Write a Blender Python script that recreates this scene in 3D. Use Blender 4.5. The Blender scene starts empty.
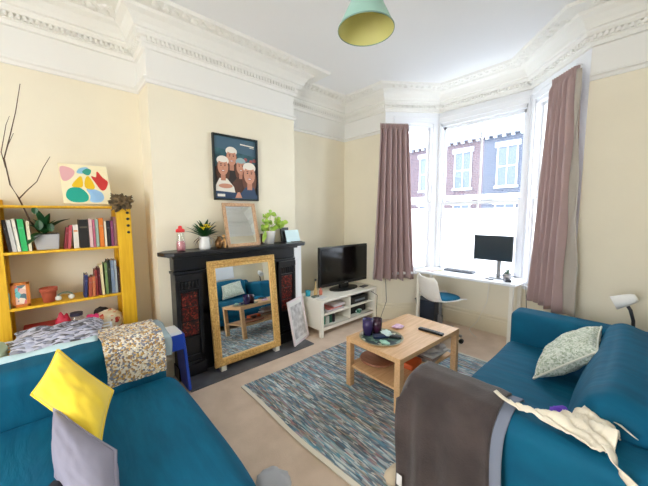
import bpy, math, random
from mathutils import Vector, Matrix, noise
random.seed(7)
S = bpy.context.scene
COL = S.collection
V = Vector
PI = math.pi

# ------------------------------------------------------------ camera
cd = bpy.data.cameras.new('camera'); cam = bpy.data.objects.new('camera', cd); COL.objects.link(cam)
S.camera = cam
yaw, pitch, roll = math.radians(47.426), math.radians(5.571), math.radians(-0.224)
F = V((-math.sin(yaw)*math.cos(pitch), math.cos(yaw)*math.cos(pitch), -math.sin(pitch)))
R = F.cross(V((0, 0, 1))).normalized(); U = R.cross(F)
R2 = R*math.cos(roll) + U*math.sin(roll); U2 = U*math.cos(roll) - R*math.sin(roll)
m = Matrix.Identity(4)
for i in range(3):
    m[i][0] = R2[i]; m[i][1] = U2[i]; m[i][2] = -F[i]
m.translation = V((2.869, -1.123, 1.487))
cam.matrix_world = m
cd.sensor_fit = 'HORIZONTAL'; cd.sensor_width = 36.0; cd.lens = 36.0*295.57/648.0
cd.clip_start = 0.05; cd.clip_end = 200

# ------------------------------------------------------------ world, light, exposure
W = bpy.data.worlds.new('overcast_sky'); S.world = W; W.use_nodes = True
nt = W.node_tree; nt.nodes.clear()
wo = nt.nodes.new('ShaderNodeOutputWorld'); bg = nt.nodes.new('ShaderNodeBackground')
bg.inputs[0].default_value = (0.86, 0.93, 1.0, 1); bg.inputs[1].default_value = 5.2
nt.links.new(bg.outputs[0], wo.inputs[0])

def area(name, loc, direction, sx, sy, power, color=(1, 1, 1), portal=False):
    l = bpy.data.lights.new(name, 'AREA'); l.shape = 'RECTANGLE'; l.size = sx; l.size_y = sy
    l.energy = power; l.color = color
    o = bpy.data.objects.new(name, l); COL.objects.link(o)
    o.location = loc; o.rotation_euler = V(direction).to_track_quat('-Z', 'Y').to_euler()
    if portal: l.cycles.is_portal = True
    return o
area('bay_front_daylight_portal', (1.41, 2.97, 1.7), (0, -1, 0), 1.0, 2.0, 1, portal=True)
area('bay_left_daylight_portal', (.55, 2.63, 1.7), (.8, -.6, 0), .55, 2.0, 1, portal=True)
area('bay_right_daylight_portal', (2.30, 2.62, 1.7), (-.743, -.669, 0), .6, 2.0, 1, portal=True)
area('rear_fill_light', (2.2, -3.22, 1.5), (0, 1, -.05), 1.3, 1.5, 20, (1, .97, .93))  # area light added out of view to fill the room from the rear

VS = S.view_settings
VS.view_transform = 'Standard'; VS.look = 'None'; VS.gamma = 1; VS.use_curve_mapping = False
VS.exposure = 0.92
S.cycles.max_bounces = 10; S.cycles.diffuse_bounces = 6; S.cycles.transparent_max_bounces = 12
S.cycles.use_denoising = True
S.cycles.sample_clamp_indirect = 12

# ------------------------------------------------------------ materials
def srgb(r, g, b):
    def c(x):
        x /= 255.0
        return x/12.92 if x <= .04045 else ((x+.055)/1.055)**2.4
    return (c(r), c(g), c(b), 1)

def mat(name, rgb, rough=.6, metal=0, var=0, vscale=8, bump=0, bscale=60, sheen=0, rgb2=None, coat=0, stretch=None):
    mt = bpy.data.materials.new(name); mt.use_nodes = True
    n = mt.node_tree; b = n.nodes['Principled BSDF']
    b.inputs['Base Color'].default_value = srgb(*rgb); b.inputs['Roughness'].default_value = rough
    b.inputs['Metallic'].default_value = metal
    b.inputs['Sheen Weight'].default_value = sheen; b.inputs['Coat Weight'].default_value = coat
    if var or bump:
        tc = n.nodes.new('ShaderNodeTexCoord'); src = tc.outputs['Object']
        if stretch:
            mp = n.nodes.new('ShaderNodeMapping'); mp.inputs['Scale'].default_value = stretch
            n.links.new(src, mp.inputs[0]); src = mp.outputs[0]
    if var:
        nz = n.nodes.new('ShaderNodeTexNoise'); nz.inputs['Scale'].default_value = vscale; nz.inputs['Detail'].default_value = 5
        n.links.new(src, nz.inputs['Vector'])
        r = n.nodes.new('ShaderNodeValToRGB'); n.links.new(nz.outputs[0], r.inputs[0])
        a = srgb(*rgb); c2 = srgb(*rgb2) if rgb2 else tuple(max(0, x*(1-var)) for x in a[:3])+(1,)
        r.color_ramp.elements[0].position = .35; r.color_ramp.elements[1].position = .65
        r.color_ramp.elements[0].color = c2; r.color_ramp.elements[1].color = a
        n.links.new(r.outputs[0], b.inputs['Base Color'])
    if bump:
        nb = n.nodes.new('ShaderNodeTexNoise'); nb.inputs['Scale'].default_value = bscale; nb.inputs['Detail'].default_value = 4
        n.links.new(src, nb.inputs['Vector']); nb.inputs['Distortion'].default_value = .6 if stretch and bscale < 5 else 0
        bp = n.nodes.new('ShaderNodeBump'); bp.inputs['Strength'].default_value = bump; bp.inputs['Distance'].default_value = .01
        n.links.new(nb.outputs[0], bp.inputs['Height']); n.links.new(bp.outputs[0], b.inputs['Normal'])
    return mt

def cells(name, colors, scale, rough=.9, bump=.5, randomness=1.0, vec=(1, 1, 1)):
    """patches of several colours, for knits and printed cloth"""
    mt = bpy.data.materials.new(name); mt.use_nodes = True
    n = mt.node_tree; b = n.nodes['Principled BSDF']; b.inputs['Roughness'].default_value = rough
    tc = n.nodes.new('ShaderNodeTexCoord'); mp = n.nodes.new('ShaderNodeMapping'); mp.inputs['Scale'].default_value = vec
    n.links.new(tc.outputs['Object'], mp.inputs[0])
    vo = n.nodes.new('ShaderNodeTexVoronoi'); vo.inputs['Scale'].default_value = scale; vo.inputs['Randomness'].default_value = randomness
    n.links.new(mp.outputs[0], vo.inputs['Vector'])
    sp = n.nodes.new('ShaderNodeSeparateColor'); n.links.new(vo.outputs['Color'], sp.inputs[0])
    r = n.nodes.new('ShaderNodeValToRGB'); r.color_ramp.interpolation = 'CONSTANT'; n.links.new(sp.outputs[0], r.inputs[0])
    e = r.color_ramp.elements
    e[0].color = srgb(*colors[0]); e[0].position = 0; e[1].position = 1/len(colors); e[1].color = srgb(*colors[1])
    for i, c in enumerate(colors[2:], 2):
        k = e.new(i/len(colors)); k.color = srgb(*c)
    n.links.new(r.outputs[0], b.inputs['Base Color'])
    if bump:
        bp = n.nodes.new('ShaderNodeBump'); bp.inputs['Strength'].default_value = bump; bp.inputs['Distance'].default_value = .012
        bp.invert = True
        n.links.new(vo.outputs['Distance'], bp.inputs['Height']); n.links.new(bp.outputs[0], b.inputs['Normal'])
    return mt

def wood(name, a, bcol, scale=(2, 30, 30), rough=.45):
    return mat(name, a, rough, var=.2, vscale=2.2, rgb2=bcol, stretch=scale, bump=.04, bscale=6)

M = {}
M['cream'] = mat('cream_wall_paint', (238, 230, 209), .85, var=.03, vscale=3, bump=.03, bscale=40)
M['white_wall'] = mat('white_wall_paint', (236, 235, 231), .85, bump=.03, bscale=40)
M['ceiling'] = mat('ceiling_paint', (238, 239, 241), .9, bump=.02, bscale=25)
M['plaster'] = mat('plaster_moulding', (238, 237, 232), .8, bump=.25, bscale=30)
M['skirt'] = mat('skirting_paint', (232, 222, 196), .5)
M['white_paint'] = mat('white_gloss_paint', (238, 240, 244), .35)
M['carpet'] = mat('beige_carpet', (232, 210, 190), .95, var=.12, vscale=6, bump=.7, bscale=420, rgb2=(220, 197, 176))
M['slate'] = mat('slate_hearth', (98, 98, 102), .55, var=.3, vscale=5, bump=.15, bscale=12, rgb2=(72, 72, 76))
M['black_iron'] = mat('black_painted_iron', (20, 22, 28), .32, bump=.1, bscale=20)
M['black'] = mat('black_plastic', (18, 18, 20), .35)
M['screen'] = mat('dark_screen', (8, 8, 10), .12)
M['grey_screen'] = mat('grey_screen', (44, 56, 66), .18)
M['teal'] = mat('teal_stretch_cover', (0, 94, 126), .75, var=.12, vscale=5, bump=1.0, bscale=2.2, rgb2=(0, 84, 116), stretch=(1.1, 4.5, 1.5))
M['teal'].node_tree.nodes['Principled BSDF'].inputs['Specular IOR Level'].default_value = .25
M['gold'] = mat('gilt_frame', (240, 204, 132), .4, metal=.25, var=.3, vscale=60, bump=.3, bscale=70, rgb2=(206, 160, 90))
M['gold_pale'] = mat('pale_gilt', (240, 205, 140), .35, metal=.4, bump=.2, bscale=60)
M['mirror'] = mat('mirror_glass', (235, 240, 242), .01, metal=1)
M['birch'] = wood('birch_veneer', (216, 176, 132), (200, 158, 112), (30, 2, 30))
M['yellow'] = wood('yellow_stained_pine', (238, 190, 40), (222, 168, 22), (25, 25, 2), .5)
M['white_furn'] = mat('white_furniture', (240, 236, 224), .45)
M['curtain'] = mat('mauve_curtain', (178, 152, 150), .55, var=.1, vscale=3, bump=.1, bscale=150, sheen=.4)
M['lining'] = mat('grey_satin_lining', (176, 168, 158), .3, bump=.6, bscale=14)
M['terracotta'] = mat('terracotta', (184, 88, 60), .8, var=.2, vscale=20)
M['ceramic'] = mat('white_ceramic', (228, 228, 226), .25, coat=.3)
M['grey_pot'] = mat('grey_pot', (176, 176, 180), .5)
M['leaf'] = mat('dark_leaf', (38, 92, 44), .4, var=.3, vscale=18, rgb2=(22, 62, 34))
M['leaf2'] = mat('mid_leaf', (52, 110, 40), .4, var=.3, vscale=18, rgb2=(30, 72, 30))
M['leaf_lime'] = mat('lime_leaf', (186, 214, 96), .45, var=.2, vscale=18, rgb2=(136, 182, 60))
M['leaf_brown'] = mat('wilted_leaf', (92, 62, 52), .6)
M['petal'] = mat('yellow_petal', (250, 226, 40), .5)
M['twig'] = mat('dark_twig', (84, 64, 48), .8)
M['soil'] = mat('soil', (52, 38, 28), .95)
M['glass'] = None
def thin_glass(name, tint=(1, 1, 1, 1), gl=.06):
    mt = bpy.data.materials.new(name); mt.use_nodes = True; n = mt.node_tree; n.nodes.clear()
    o = n.nodes.new('ShaderNodeOutputMaterial'); mx = n.nodes.new('ShaderNodeMixShader')
    t = n.nodes.new('ShaderNodeBsdfTransparent'); t.inputs[0].default_value = tint
    g = n.nodes.new('ShaderNodeBsdfGlossy'); g.inputs['Roughness'].default_value = .02
    mx.inputs[0].default_value = gl
    n.links.new(t.outputs[0], mx.inputs[1]); n.links.new(g.outputs[0], mx.inputs[2]); n.links.new(mx.outputs[0], o.inputs[0])
    return mt
M['glass'] = thin_glass('clear_window_glass', (.97, .99, 1, 1))
M['bottle_glass'] = thin_glass('clear_bottle_glass', (.93, .95, .94, 1), .12)
def frosted():
    mt = bpy.data.materials.new('frosted_window_film'); mt.use_nodes = True; n = mt.node_tree; n.nodes.clear()
    o = n.nodes.new('ShaderNodeOutputMaterial'); t = n.nodes.new('ShaderNodeBsdfTranslucent'); t.inputs[0].default_value = (.97, .98, 1, 1)
    tr = n.nodes.new('ShaderNodeBsdfTransparent'); mx = n.nodes.new('ShaderNodeMixShader'); mx.inputs[0].default_value = .12
    n.links.new(t.outputs[0], mx.inputs[1]); n.links.new(tr.outputs[0], mx.inputs[2]); n.links.new(mx.outputs[0], o.inputs[0])
    return mt
M['frost'] = frosted()
M['purple_glass'] = mat('dark_purple_glass', (44, 30, 66), .15, coat=.4)
M['grey_metal'] = mat('brushed_metal', (150, 152, 156), .35, metal=.8)
_cc = {}
def C(r, g, b, rough=.55, **k):
    key = (r, g, b, rough)
    if key not in _cc: _cc[key] = mat('colour_%02x%02x%02x_%d' % (r, g, b, rough*100), (r, g, b), rough, **k)
    return _cc[key]

# ------------------------------------------------------------ mesh building
class MB:
    """collects shapes in world coordinates; build() links them as ONE mesh object"""
    def __init__(s): s.v = []; s.f = []; s.mi = []; s.X = Matrix.Identity(4)
    def add(s, vs, fs, mi=0):
        k = len(s.v); s.v += [s.X @ V(p) for p in vs]; s.f += [tuple(i+k for i in f) for f in fs]; s.mi += [mi]*len(fs); return s
    def box(s, a, b, mi=0):
        x0, y0, z0 = [min(p, q) for p, q in zip(a, b)]; x1, y1, z1 = [max(p, q) for p, q in zip(a, b)]
        return s.add([(x0,y0,z0),(x1,y0,z0),(x1,y1,z0),(x0,y1,z0),(x0,y0,z1),(x1,y0,z1),(x1,y1,z1),(x0,y1,z1)],
                     [(0,3,2,1),(4,5,6,7),(0,1,5,4),(1,2,6,5),(2,3,7,6),(3,0,4,7)], mi)
    def hexa(s, p, mi=0):
        """eight corners: bottom loop then top loop"""
        return s.add(p, [(0,3,2,1),(4,5,6,7),(0,1,5,4),(1,2,6,5),(2,3,7,6),(3,0,4,7)], mi)
    def lathe(s, prof, c=(0, 0, 0), seg=24, mi=0, cap=True):
        vs = []; fs = []; n = len(prof)
        for r, z in prof:
            for j in range(seg):
                a = 2*PI*j/seg; vs.append((c[0]+r*math.cos(a), c[1]+r*math.sin(a), c[2]+z))
        for i in range(n-1):
            for j in range(seg):
                k = (j+1) % seg; fs.append((i*seg+j, i*seg+k, (i+1)*seg+k, (i+1)*seg+j))
        if cap: fs.append(tuple(reversed(range(seg)))); fs.append(tuple((n-1)*seg+j for j in range(seg)))
        return s.add(vs, fs, mi)
    def tube(s, pts, r, seg=10, mi=0, r2=None):
        pts = [V(p) for p in pts]; n = len(pts); vs = []; fs = []
        up = V((0, 0, 1))
        for i, p in enumerate(pts):
            d = (pts[min(i+1, n-1)] - pts[max(i-1, 0)]).normalized()
            a = d.cross(up if abs(d.z) < .95 else V((1, 0, 0))).normalized(); b = d.cross(a)
            rr = r if r2 is None else r + (r2-r)*i/(n-1)
            for j in range(seg):
                t = 2*PI*j/seg; vs.append(p + a*rr*math.cos(t) + b*rr*math.sin(t))
        for i in range(n-1):
            for j in range(seg):
                k = (j+1) % seg; fs.append((i*seg+j, i*seg+k, (i+1)*seg+k, (i+1)*seg+j))
        fs.append(tuple(reversed(range(seg)))); fs.append(tuple((n-1)*seg+j for j in range(seg)))
        return s.add(vs, fs, mi)
    def grid(s, fn, nu, nv, mi=0):
        vs = [fn(i/nu, j/nv) for i in range(nu+1) for j in range(nv+1)]
        fs = [(i*(nv+1)+j, (i+1)*(nv+1)+j, (i+1)*(nv+1)+j+1, i*(nv+1)+j+1) for i in range(nu) for j in range(nv)]
        return s.add(vs, fs, mi)
    def prism(s, poly, o, ex, ey, ez, h, mi=0):
        """2D polygon in the plane (o; ex, ey), extruded by h along ez"""
        o, ex, ey, ez = V(o), V(ex), V(ey), V(ez); n = len(poly)
        vs = [o+ex*p[0]+ey*p[1] for p in poly] + [o+ex*p[0]+ey*p[1]+ez*h for p in poly]
        fs = [tuple(reversed(range(n))), tuple(range(n, 2*n))] + [(i, (i+1) % n, n+(i+1) % n, n+i) for i in range(n)]
        return s.add(vs, fs, mi)
    def ball(s, c, r, seg=12, mi=0, sc=(1, 1, 1)):
        vs = []; fs = []; h = seg//2
        for i in range(h+1):
            t = PI*i/h
            for j in range(seg):
                a = 2*PI*j/seg; vs.append((c[0]+r*sc[0]*math.sin(t)*math.cos(a), c[1]+r*sc[1]*math.sin(t)*math.sin(a), c[2]+r*sc[2]*math.cos(t)))
        for i in range(h):
            for j in range(seg):
                k = (j+1) % seg; fs.append((i*seg+j, (i+1)*seg+j, (i+1)*seg+k, i*seg+k))
        return s.add(vs, fs, mi)
    def build(s, name, mats, parent=None, smooth=False, bevel=0, solid=0, seg=2, subsurf=0):
        if not isinstance(mats, (list, tuple)): mats = [mats]
        if parent is not None: loc = parent['_loc']; loc = V(loc)
        else:
            xs = [p.x for p in s.v]; ys = [p.y for p in s.v]; zs = [p.z for p in s.v]
            loc = V(((min(xs)+max(xs))/2, (min(ys)+max(ys))/2, min(zs)))
        me = bpy.data.meshes.new(name); me.from_pydata([tuple(p-loc) for p in s.v], [], s.f)
        for mm in mats: me.materials.append(mm)
        me.polygons.foreach_set('material_index', s.mi)
        if smooth: me.polygons.foreach_set('use_smooth', [True]*len(me.polygons))
        me.validate(); me.update()
        import bmesh
        bm = bmesh.new(); bm.from_mesh(me)
        if smooth: bmesh.ops.remove_doubles(bm, verts=bm.verts, dist=1e-5)
        bmesh.ops.recalc_face_normals(bm, faces=bm.faces); bm.to_mesh(me); bm.free()
        o = bpy.data.objects.new(name, me); COL.objects.link(o)
        o['_loc'] = tuple(loc)
        if parent is not None: o.parent = parent
        else: o.location = loc
        if solid:
            md = o.modifiers.new('thickness', 'SOLIDIFY'); md.thickness = solid; md.offset = 0
        if bevel:
            md = o.modifiers.new('bevel', 'BEVEL'); md.width = bevel; md.segments = seg; md.limit_method = 'ANGLE'; md.angle_limit = .6
            md.harden_normals = False
        if subsurf:
            md = o.modifiers.new('sub', 'SUBSURF'); md.levels = md.render_levels = subsurf
        return o

def tag(o, label, cat, group=None, kind=None):
    o['label'] = label; o['category'] = cat
    if group: o['group'] = group
    if kind: o['kind'] = kind
    return o
def thing(name, loc, label, cat, group=None):
    o = bpy.data.objects.new(name, None); COL.objects.link(o); o.location = loc; o['_loc'] = tuple(loc)
    o.empty_display_size = .05
    return tag(o, label, cat, group)
def struct(o, label=None):
    o['kind'] = 'structure'
    if label: o['label'] = label
    return o
def part_label(o, l): o['label'] = l; return o
def n3(p, s=1.0, o=0): return noise.noise(V(p)*s + V((o, o*.7, o*1.3)))

# ------------------------------------------------------------ room shell
HC = 3.10; ZR = 2.60
PTS = [(-.33, -3.3), (-.33, -.466), (0, -.466), (0, 1.04), (-.33, 1.04), (-.33, 2.25), (.42, 2.25), (.87, 2.85),
       (1.93, 2.85), (2.47, 2.25), (3.2, 2.25), (3.2, -3.3)]
struct(MB().box((-.6, -3.5, -.12), (3.4, 3.2, 0)).build('floor', M['carpet']), 'beige fitted carpet')
struct(MB().box((-.6, -3.5, HC), (3.4, 3.2, HC+.12)).build('ceiling', M['ceiling']))

def wall(name, a, b, opens=(), ext=(0, 0), t=.12, split=ZR, mats=None):
    """slab from a to b with its thickness on the left of the walk reversed (outside)"""
    a, b = V((*a, 0)), V((*b, 0)); d = (b-a).normalized(); n = V((-d.y, d.x, 0)); L = (b-a).length
    mb = MB()
    def blk(s0, s1, z0, z1):
        if s1-s0 < 1e-4 or z1-z0 < 1e-4: return
        for (za, zb, mi) in ((z0, min(z1, split), 0), (max(z0, split), z1, 1)):
            if zb-za < 1e-4: continue
            p = [a+d*s0, a+d*s1, a+d*s1+n*t, a+d*s0+n*t]
            mb.hexa([(q.x, q.y, za) for q in p]+[(q.x, q.y, zb) for q in p], mi)
    s = -ext[0]
    for (o0, o1, z0, z1) in opens:
        blk(s, o0, 0, HC); blk(o0, o1, 0, z0); blk(o0, o1, z1, HC); s = o1
    blk(s, L+ext[1], 0, HC)
    return struct(mb.build(name, mats or [M['cream'], M['white_wall']]))
wall('wall_left', PTS[0], PTS[1], ext=(.12, 0))
bw = MB().box((-.45, -.466, 0), (0, 1.04, ZR)); bw.box((-.45, -.466, ZR), (0, 1.04, HC), 1)
struct(bw.build('wall_chimney', [M['cream'], M['white_wall']]), 'chimney breast')
wall('wall_alcove', PTS[4], PTS[5], ext=(0, .12))
wall('wall_front', PTS[5], PTS[6], ext=(.12, 0))
WM = [M['cream'], M['white_paint']]
ZS, ZH = .68, 2.70
wall('wall_bay_left', PTS[6], PTS[7], [(.12, .69, ZS, ZH)], ext=(0, .06), split=ZS, mats=WM)
wall('wall_bay_front', PTS[7], PTS[8], [(.012, 1.048, ZS, ZH)], ext=(.05, .05), split=ZS, mats=WM)
wall('wall_bay_right', PTS[8], PTS[9], [(.06, .68, ZS, ZH)], ext=(.06, 0), split=ZS, mats=WM)
wall('wall_front_right', PTS[9], PTS[10], ext=(0, .12))
wall('wall_right', PTS[10], PTS[11], ext=(.0, .12))
wall('wall_back', PTS[11], PTS[0], [(.3, 1.7, .75, 2.25)], ext=(.12, .12))  # opening added in the unseen wall to admit fill light

def sweep(mb, chain, prof, mi=0, closed_prof=False):
    pts = [V((*p, 0)) for p in chain]; n = len(pts); offs = []
    for i in range(n):
        d0 = (pts[i]-pts[i-1]).normalized() if i > 0 else None
        d1 = (pts[i+1]-pts[i]).normalized() if i < n-1 else None
        if d0 is None: d0 = d1
        if d1 is None: d1 = d0
        n0 = V((d0.y, -d0.x, 0)); n1 = V((d1.y, -d1.x, 0))   # into the room
        k = n0+n1; offs.append(k/ (1+n0.dot(n1)))
    vs = []; fs = []; q = len(prof)
    for i in range(n):
        for o, z in prof: p = pts[i]+offs[i]*o; vs.append((p.x, p.y, z))
    for i in range(n-1):
        for j in range(q-1): fs.append((i*q+j, (i+1)*q+j, (i+1)*q+j+1, i*q+j+1))
    fs.append(tuple(range(q))); fs.append(tuple(reversed(range((n-1)*q, n*q))))
    mb.add(vs, fs, mi)
COR = [(0, 2.84), (.02, 2.845), (.025, 2.875), (.035, 2.88), (.035, 2.915), (.06, 2.92), (.075, 2.94), (.075, 2.955), (.09, 2.962), (.10, 2.99), (.13, 3.03), (.17, 3.05),
       (.18, 3.07), (.30, 3.075), (.31, 3.10), (0, 3.10)]
def moulding(idx, chain):
    mb = MB(); sweep(mb, chain, COR)
    for i in range(len(chain)-1):
        a, b = V((*chain[i], 0)), V((*chain[i+1], 0)); d = (b-a).normalized(); nn = V((d.y, -d.x, 0)); L = (b-a).length
        k = int(L/.034)
        for j in range(k):                                            # dentils
            c = a+d*((j+.5)*L/k)
            p = [c-d*.009+nn*.03, c+d*.009+nn*.03, c+d*.009+nn*.058, c-d*.009+nn*.058]
            mb.hexa([(q.x, q.y, 2.886) for q in p]+[(q.x, q.y, 2.918) for q in p])
        k = int(L/.07)
        for j in range(k):                                            # leaf relief on the ceiling band
            c = a+d*((j+.5)*L/k)+nn*(.235+.012*math.sin(j*2.3))
            mb.ball((c.x, c.y, 3.072), .03, 8, sc=(1.0, 1.0, .55))
            c2 = c+nn*(-.03)+d*.02; mb.ball((c2.x, c2.y, 3.072), .018, 6, sc=(1, 1, .8))
            c3 = c+nn*(.035)-d*.015; mb.ball((c3.x, c3.y, 3.076), .018, 6, sc=(1, 1, .8))
    return struct(mb.build('trim_%d' % idx, M['plaster']), 'ornate plaster cornice')
moulding(1, PTS[0:5]); moulding(2, PTS[4:8]); moulding(3, PTS[7:12])
RAIL = [(0, 2.575), (.012, 2.578), (.016, 2.60), (.03, 2.61), (.03, 2.62), (.012, 2.628), (0, 2.63)]
mb = MB(); sweep(mb, PTS[0:7], RAIL); struct(mb.build('trim_4', M['white_wall']), 'white picture rail')
mb = MB(); sweep(mb, PTS[9:12], RAIL); struct(mb.build('trim_5', M['white_wall']), 'white picture rail')
SK = [(0, 0), (.022, 0), (.022, .17), (.012, .185), (.012, .21), (.004, .225), (0, .225)]
for i, ch in enumerate((PTS[0:3]+[(0, -.40)], [(0, .98)]+PTS[3:12])):
    mb = MB(); sweep(mb, ch, SK); struct(mb.build('baseboard_%s' % ('left', 'front')[i], M['skirt']))

# ------------------------------------------------------------ bay windows
def sash_window(idx, a, b, s0, s1, bar=False):
    a, b = V((*a, 0)), V((*b, 0)); d = (b-a).normalized(); n = V((-d.y, d.x, 0))
    X = Matrix.Identity(4)
    for i in range(3): X[i][0] = d[i]; X[i][1] = n[i]; X[i][2] = (0, 0, 1)[i]
    X.translation = a
    loc = a + d*(s0+s1)/2; loc.z = ZS
    w = bpy.data.objects.new('window_%d' % idx, None); COL.objects.link(w); w.location = loc; w['_loc'] = tuple(loc); struct(w)
    def mk(): q = MB(); q.X = X; return q
    mid = 1.63
    f = mk(); f.box((s0, .0, ZS), (s0+.035, .11, ZH)); f.box((s1-.035, 0, ZS), (s1, .11, ZH)); f.box((s0, 0, ZH-.04), (s1, .11, ZH))
    f.box((s0, -.02, ZH), (s1, .0, ZH+.06)); f.box((s0, -.012, ZS), (s0+.02, 0, ZH)); f.box((s1-.02, -.012, ZS), (s1, 0, ZH))
    f.box((s0, -.03, ZH+.06), (s1, .0, ZH+.08))
    f.build('window_frame', M['white_paint'], w)
    mk().box((s0, -.05, ZS-.035), (s1, .11, ZS)).build('window_sill', M['white_paint'], w, bevel=.006)
    i0, i1 = s0+.035, s1-.035
    u = mk(); u.box((i0, .06, mid-.005), (i0+.03, .095, ZH-.04)); u.box((i1-.03, .06, mid-.005), (i1, .095, ZH-.04)); u.box((i0, .06, ZH-.075), (i1, .095, ZH-.04)); u.box((i0, .055, mid-.02), (i1, .095, mid+.02))
    if bar: u.box(((i0+i1)/2-.009, .065, mid), ((i0+i1)/2+.009, .09, ZH-.06))
    u.build('upper_sash', M['white_paint'], w)
    l = mk(); l.box((i0, .02, ZS), (i0+.035, .052, mid+.02)); l.box((i1-.035, .02, ZS), (i1, .052, mid+.02)); l.box((i0, .02, ZS), (i1, .052, ZS+.07)); l.box((i0, .018, mid-.018), (i1, .05, mid+.02))
    if bar: l.box(((i0+i1)/2-.009, .025, ZS+.05), ((i0+i1)/2+.009, .048, mid))
    l.build('lower_sash', M['white_paint'], w)
    mk().box((i0+.02, .076, mid), (i1-.02, .080, ZH-.05)).build('pane', M['glass'], w)
    mk().box((i0+.02, .034, mid-.075), (i1-.02, .038, mid)).build('pane', M['glass'], w)
    q = mk(); q.add([(i0+.02, .036, ZS+.05), (i1-.02, .036, ZS+.05), (i1-.02, .036, mid-.075), (i0+.02, .036, mid-.075)], [(0, 1, 2, 3)])
    part_label(q.build('frosted_pane', M['frost'], w), 'frosted lower pane')
sash_window(1, PTS[6], PTS[7], .12, .69)
sash_window(2, PTS[7], PTS[8], .012, 1.048, bar=True)
sash_window(3, PTS[8], PTS[9], .06, .68)

# unseen rear window, added to let fill light in behind the camera
rw = MB()
for x in (1.5, 2.18, 2.86): rw.box((x, -3.36, .75), (x+.04, -3.30, 2.25))
rw.box((1.5, -3.36, .75), (2.9, -3.3, .80)); rw.box((1.5, -3.36, 2.2), (2.9, -3.3, 2.25))
struct(rw.build('window_4', M['white_paint']))

# ------------------------------------------------------------ across the street
mb = MB().box((-18, 3.3, -.7), (14, 30, -.6)); struct(mb.build('road', C(120, 122, 126)))
def brick(name, c1, c2, mortar, scale=3.0):
    mt = bpy.data.materials.new(name); mt.use_nodes = True; n = mt.node_tree; b = n.nodes['Principled BSDF']; b.inputs['Roughness'].default_value = .9
    tc = n.nodes.new('ShaderNodeTexCoord'); mp = n.nodes.new('ShaderNodeMapping'); mp.inputs['Rotation'].default_value = (PI/2, 0, 0)
    n.links.new(tc.outputs['Object'], mp.inputs[0])
    br = n.nodes.new('ShaderNodeTexBrick'); br.inputs['Scale'].default_value = scale
    br.inputs['Color1'].default_value = srgb(*c1); br.inputs['Color2'].default_value = srgb(*c2); br.inputs['Mortar'].default_value = srgb(*mortar)
    br.inputs['Mortar Size'].default_value = .03
    n.links.new(mp.outputs[0], br.inputs['Vector']); n.links.new(br.outputs['Color'], b.inputs['Base Color']); return mt
M['brick_grey'] = brick('grey_blue_brick', (72, 78, 94), (60, 66, 82), (104, 108, 120))
M['brick_red'] = brick('worn_red_brick', (92, 70, 76), (76, 60, 68), (112, 104, 110))
def house(x0, x1, bm, label, ztop=5.35, y=14.0):
    t = thing('terraced_house', ((x0+x1)/2, y, -.6), label, 'house', 'terraced houses across the street')
    MB().box((x0, y, -.6), (x1, y+5, ztop)).build('brick_wall', bm, t)
    w = MB(); w.box((x0, y-.25, ztop-.35), (x1, y, ztop-.2)); w.box((x0, y-.35, ztop-.2), (x1, y, ztop)); 
    for k in range(int((x1-x0)/.35)): w.box((x0+.1+k*.35, y-.2, ztop-.47), (x0+.22+k*.35, y, ztop-.35))
    w.build('cornice', C(186, 190, 200), t)
    MB().box((x0, y-.1, 2.15), (x1, y, 2.4)).build('string_course', C(186, 190, 200), t)
    rf = MB(); rf.hexa([(x0, y-.2, ztop), (x1, y-.2, ztop), (x1, y+5, ztop), (x0, y+5, ztop), (x0, y+2, ztop+1.2), (x1, y+2, ztop+1.2), (x1, y+3, ztop+1.2), (x0, y+3, ztop+1.2)])
    rf.build('roof', C(92, 96, 106), t)
    for xc in (x0+(x1-x0)*.27, x0+(x1-x0)*.76):
        for z0, z1 in ((2.75, 4.45), (.2, 1.9)):
            fr = MB(); fr.box((xc-.48, y-.08, z0-.12), (xc+.48, y, z0)); fr.box((xc-.5, y-.1, z1), (xc+.5, y, z1+.22))
            fr.box((xc-.42, y-.06, z0), (xc-.36, y, z1)); fr.box((xc+.36, y-.06, z0), (xc+.42, y, z1)); fr.box((xc-.4, y-.05, (z0+z1)/2-.03), (xc+.4, y, (z0+z1)/2+.03)); fr.box((xc-.02, y-.05, z0), (xc+.02, y, z1))
            f = fr.build('window_surround', C(186, 190, 200), t)
            MB().box((xc-.36, y-.03, z0), (xc+.36, y-.01, z1)).build('pane', C(84, 94, 110, .5), f)
house(-11, -6.4, M['brick_red'], 'brick terraced house seen through left side pane of the bay')
house(-6.4, -2.5, M['brick_red'], 'pinkish brick terraced house behind left half of centre window')
house(-2.5, 1.2, M['brick_grey'], 'grey blue brick terraced house behind right half of centre window')
house(1.2, 5.5, M['brick_grey'], 'grey brick terraced house partly behind the right curtain')
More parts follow.
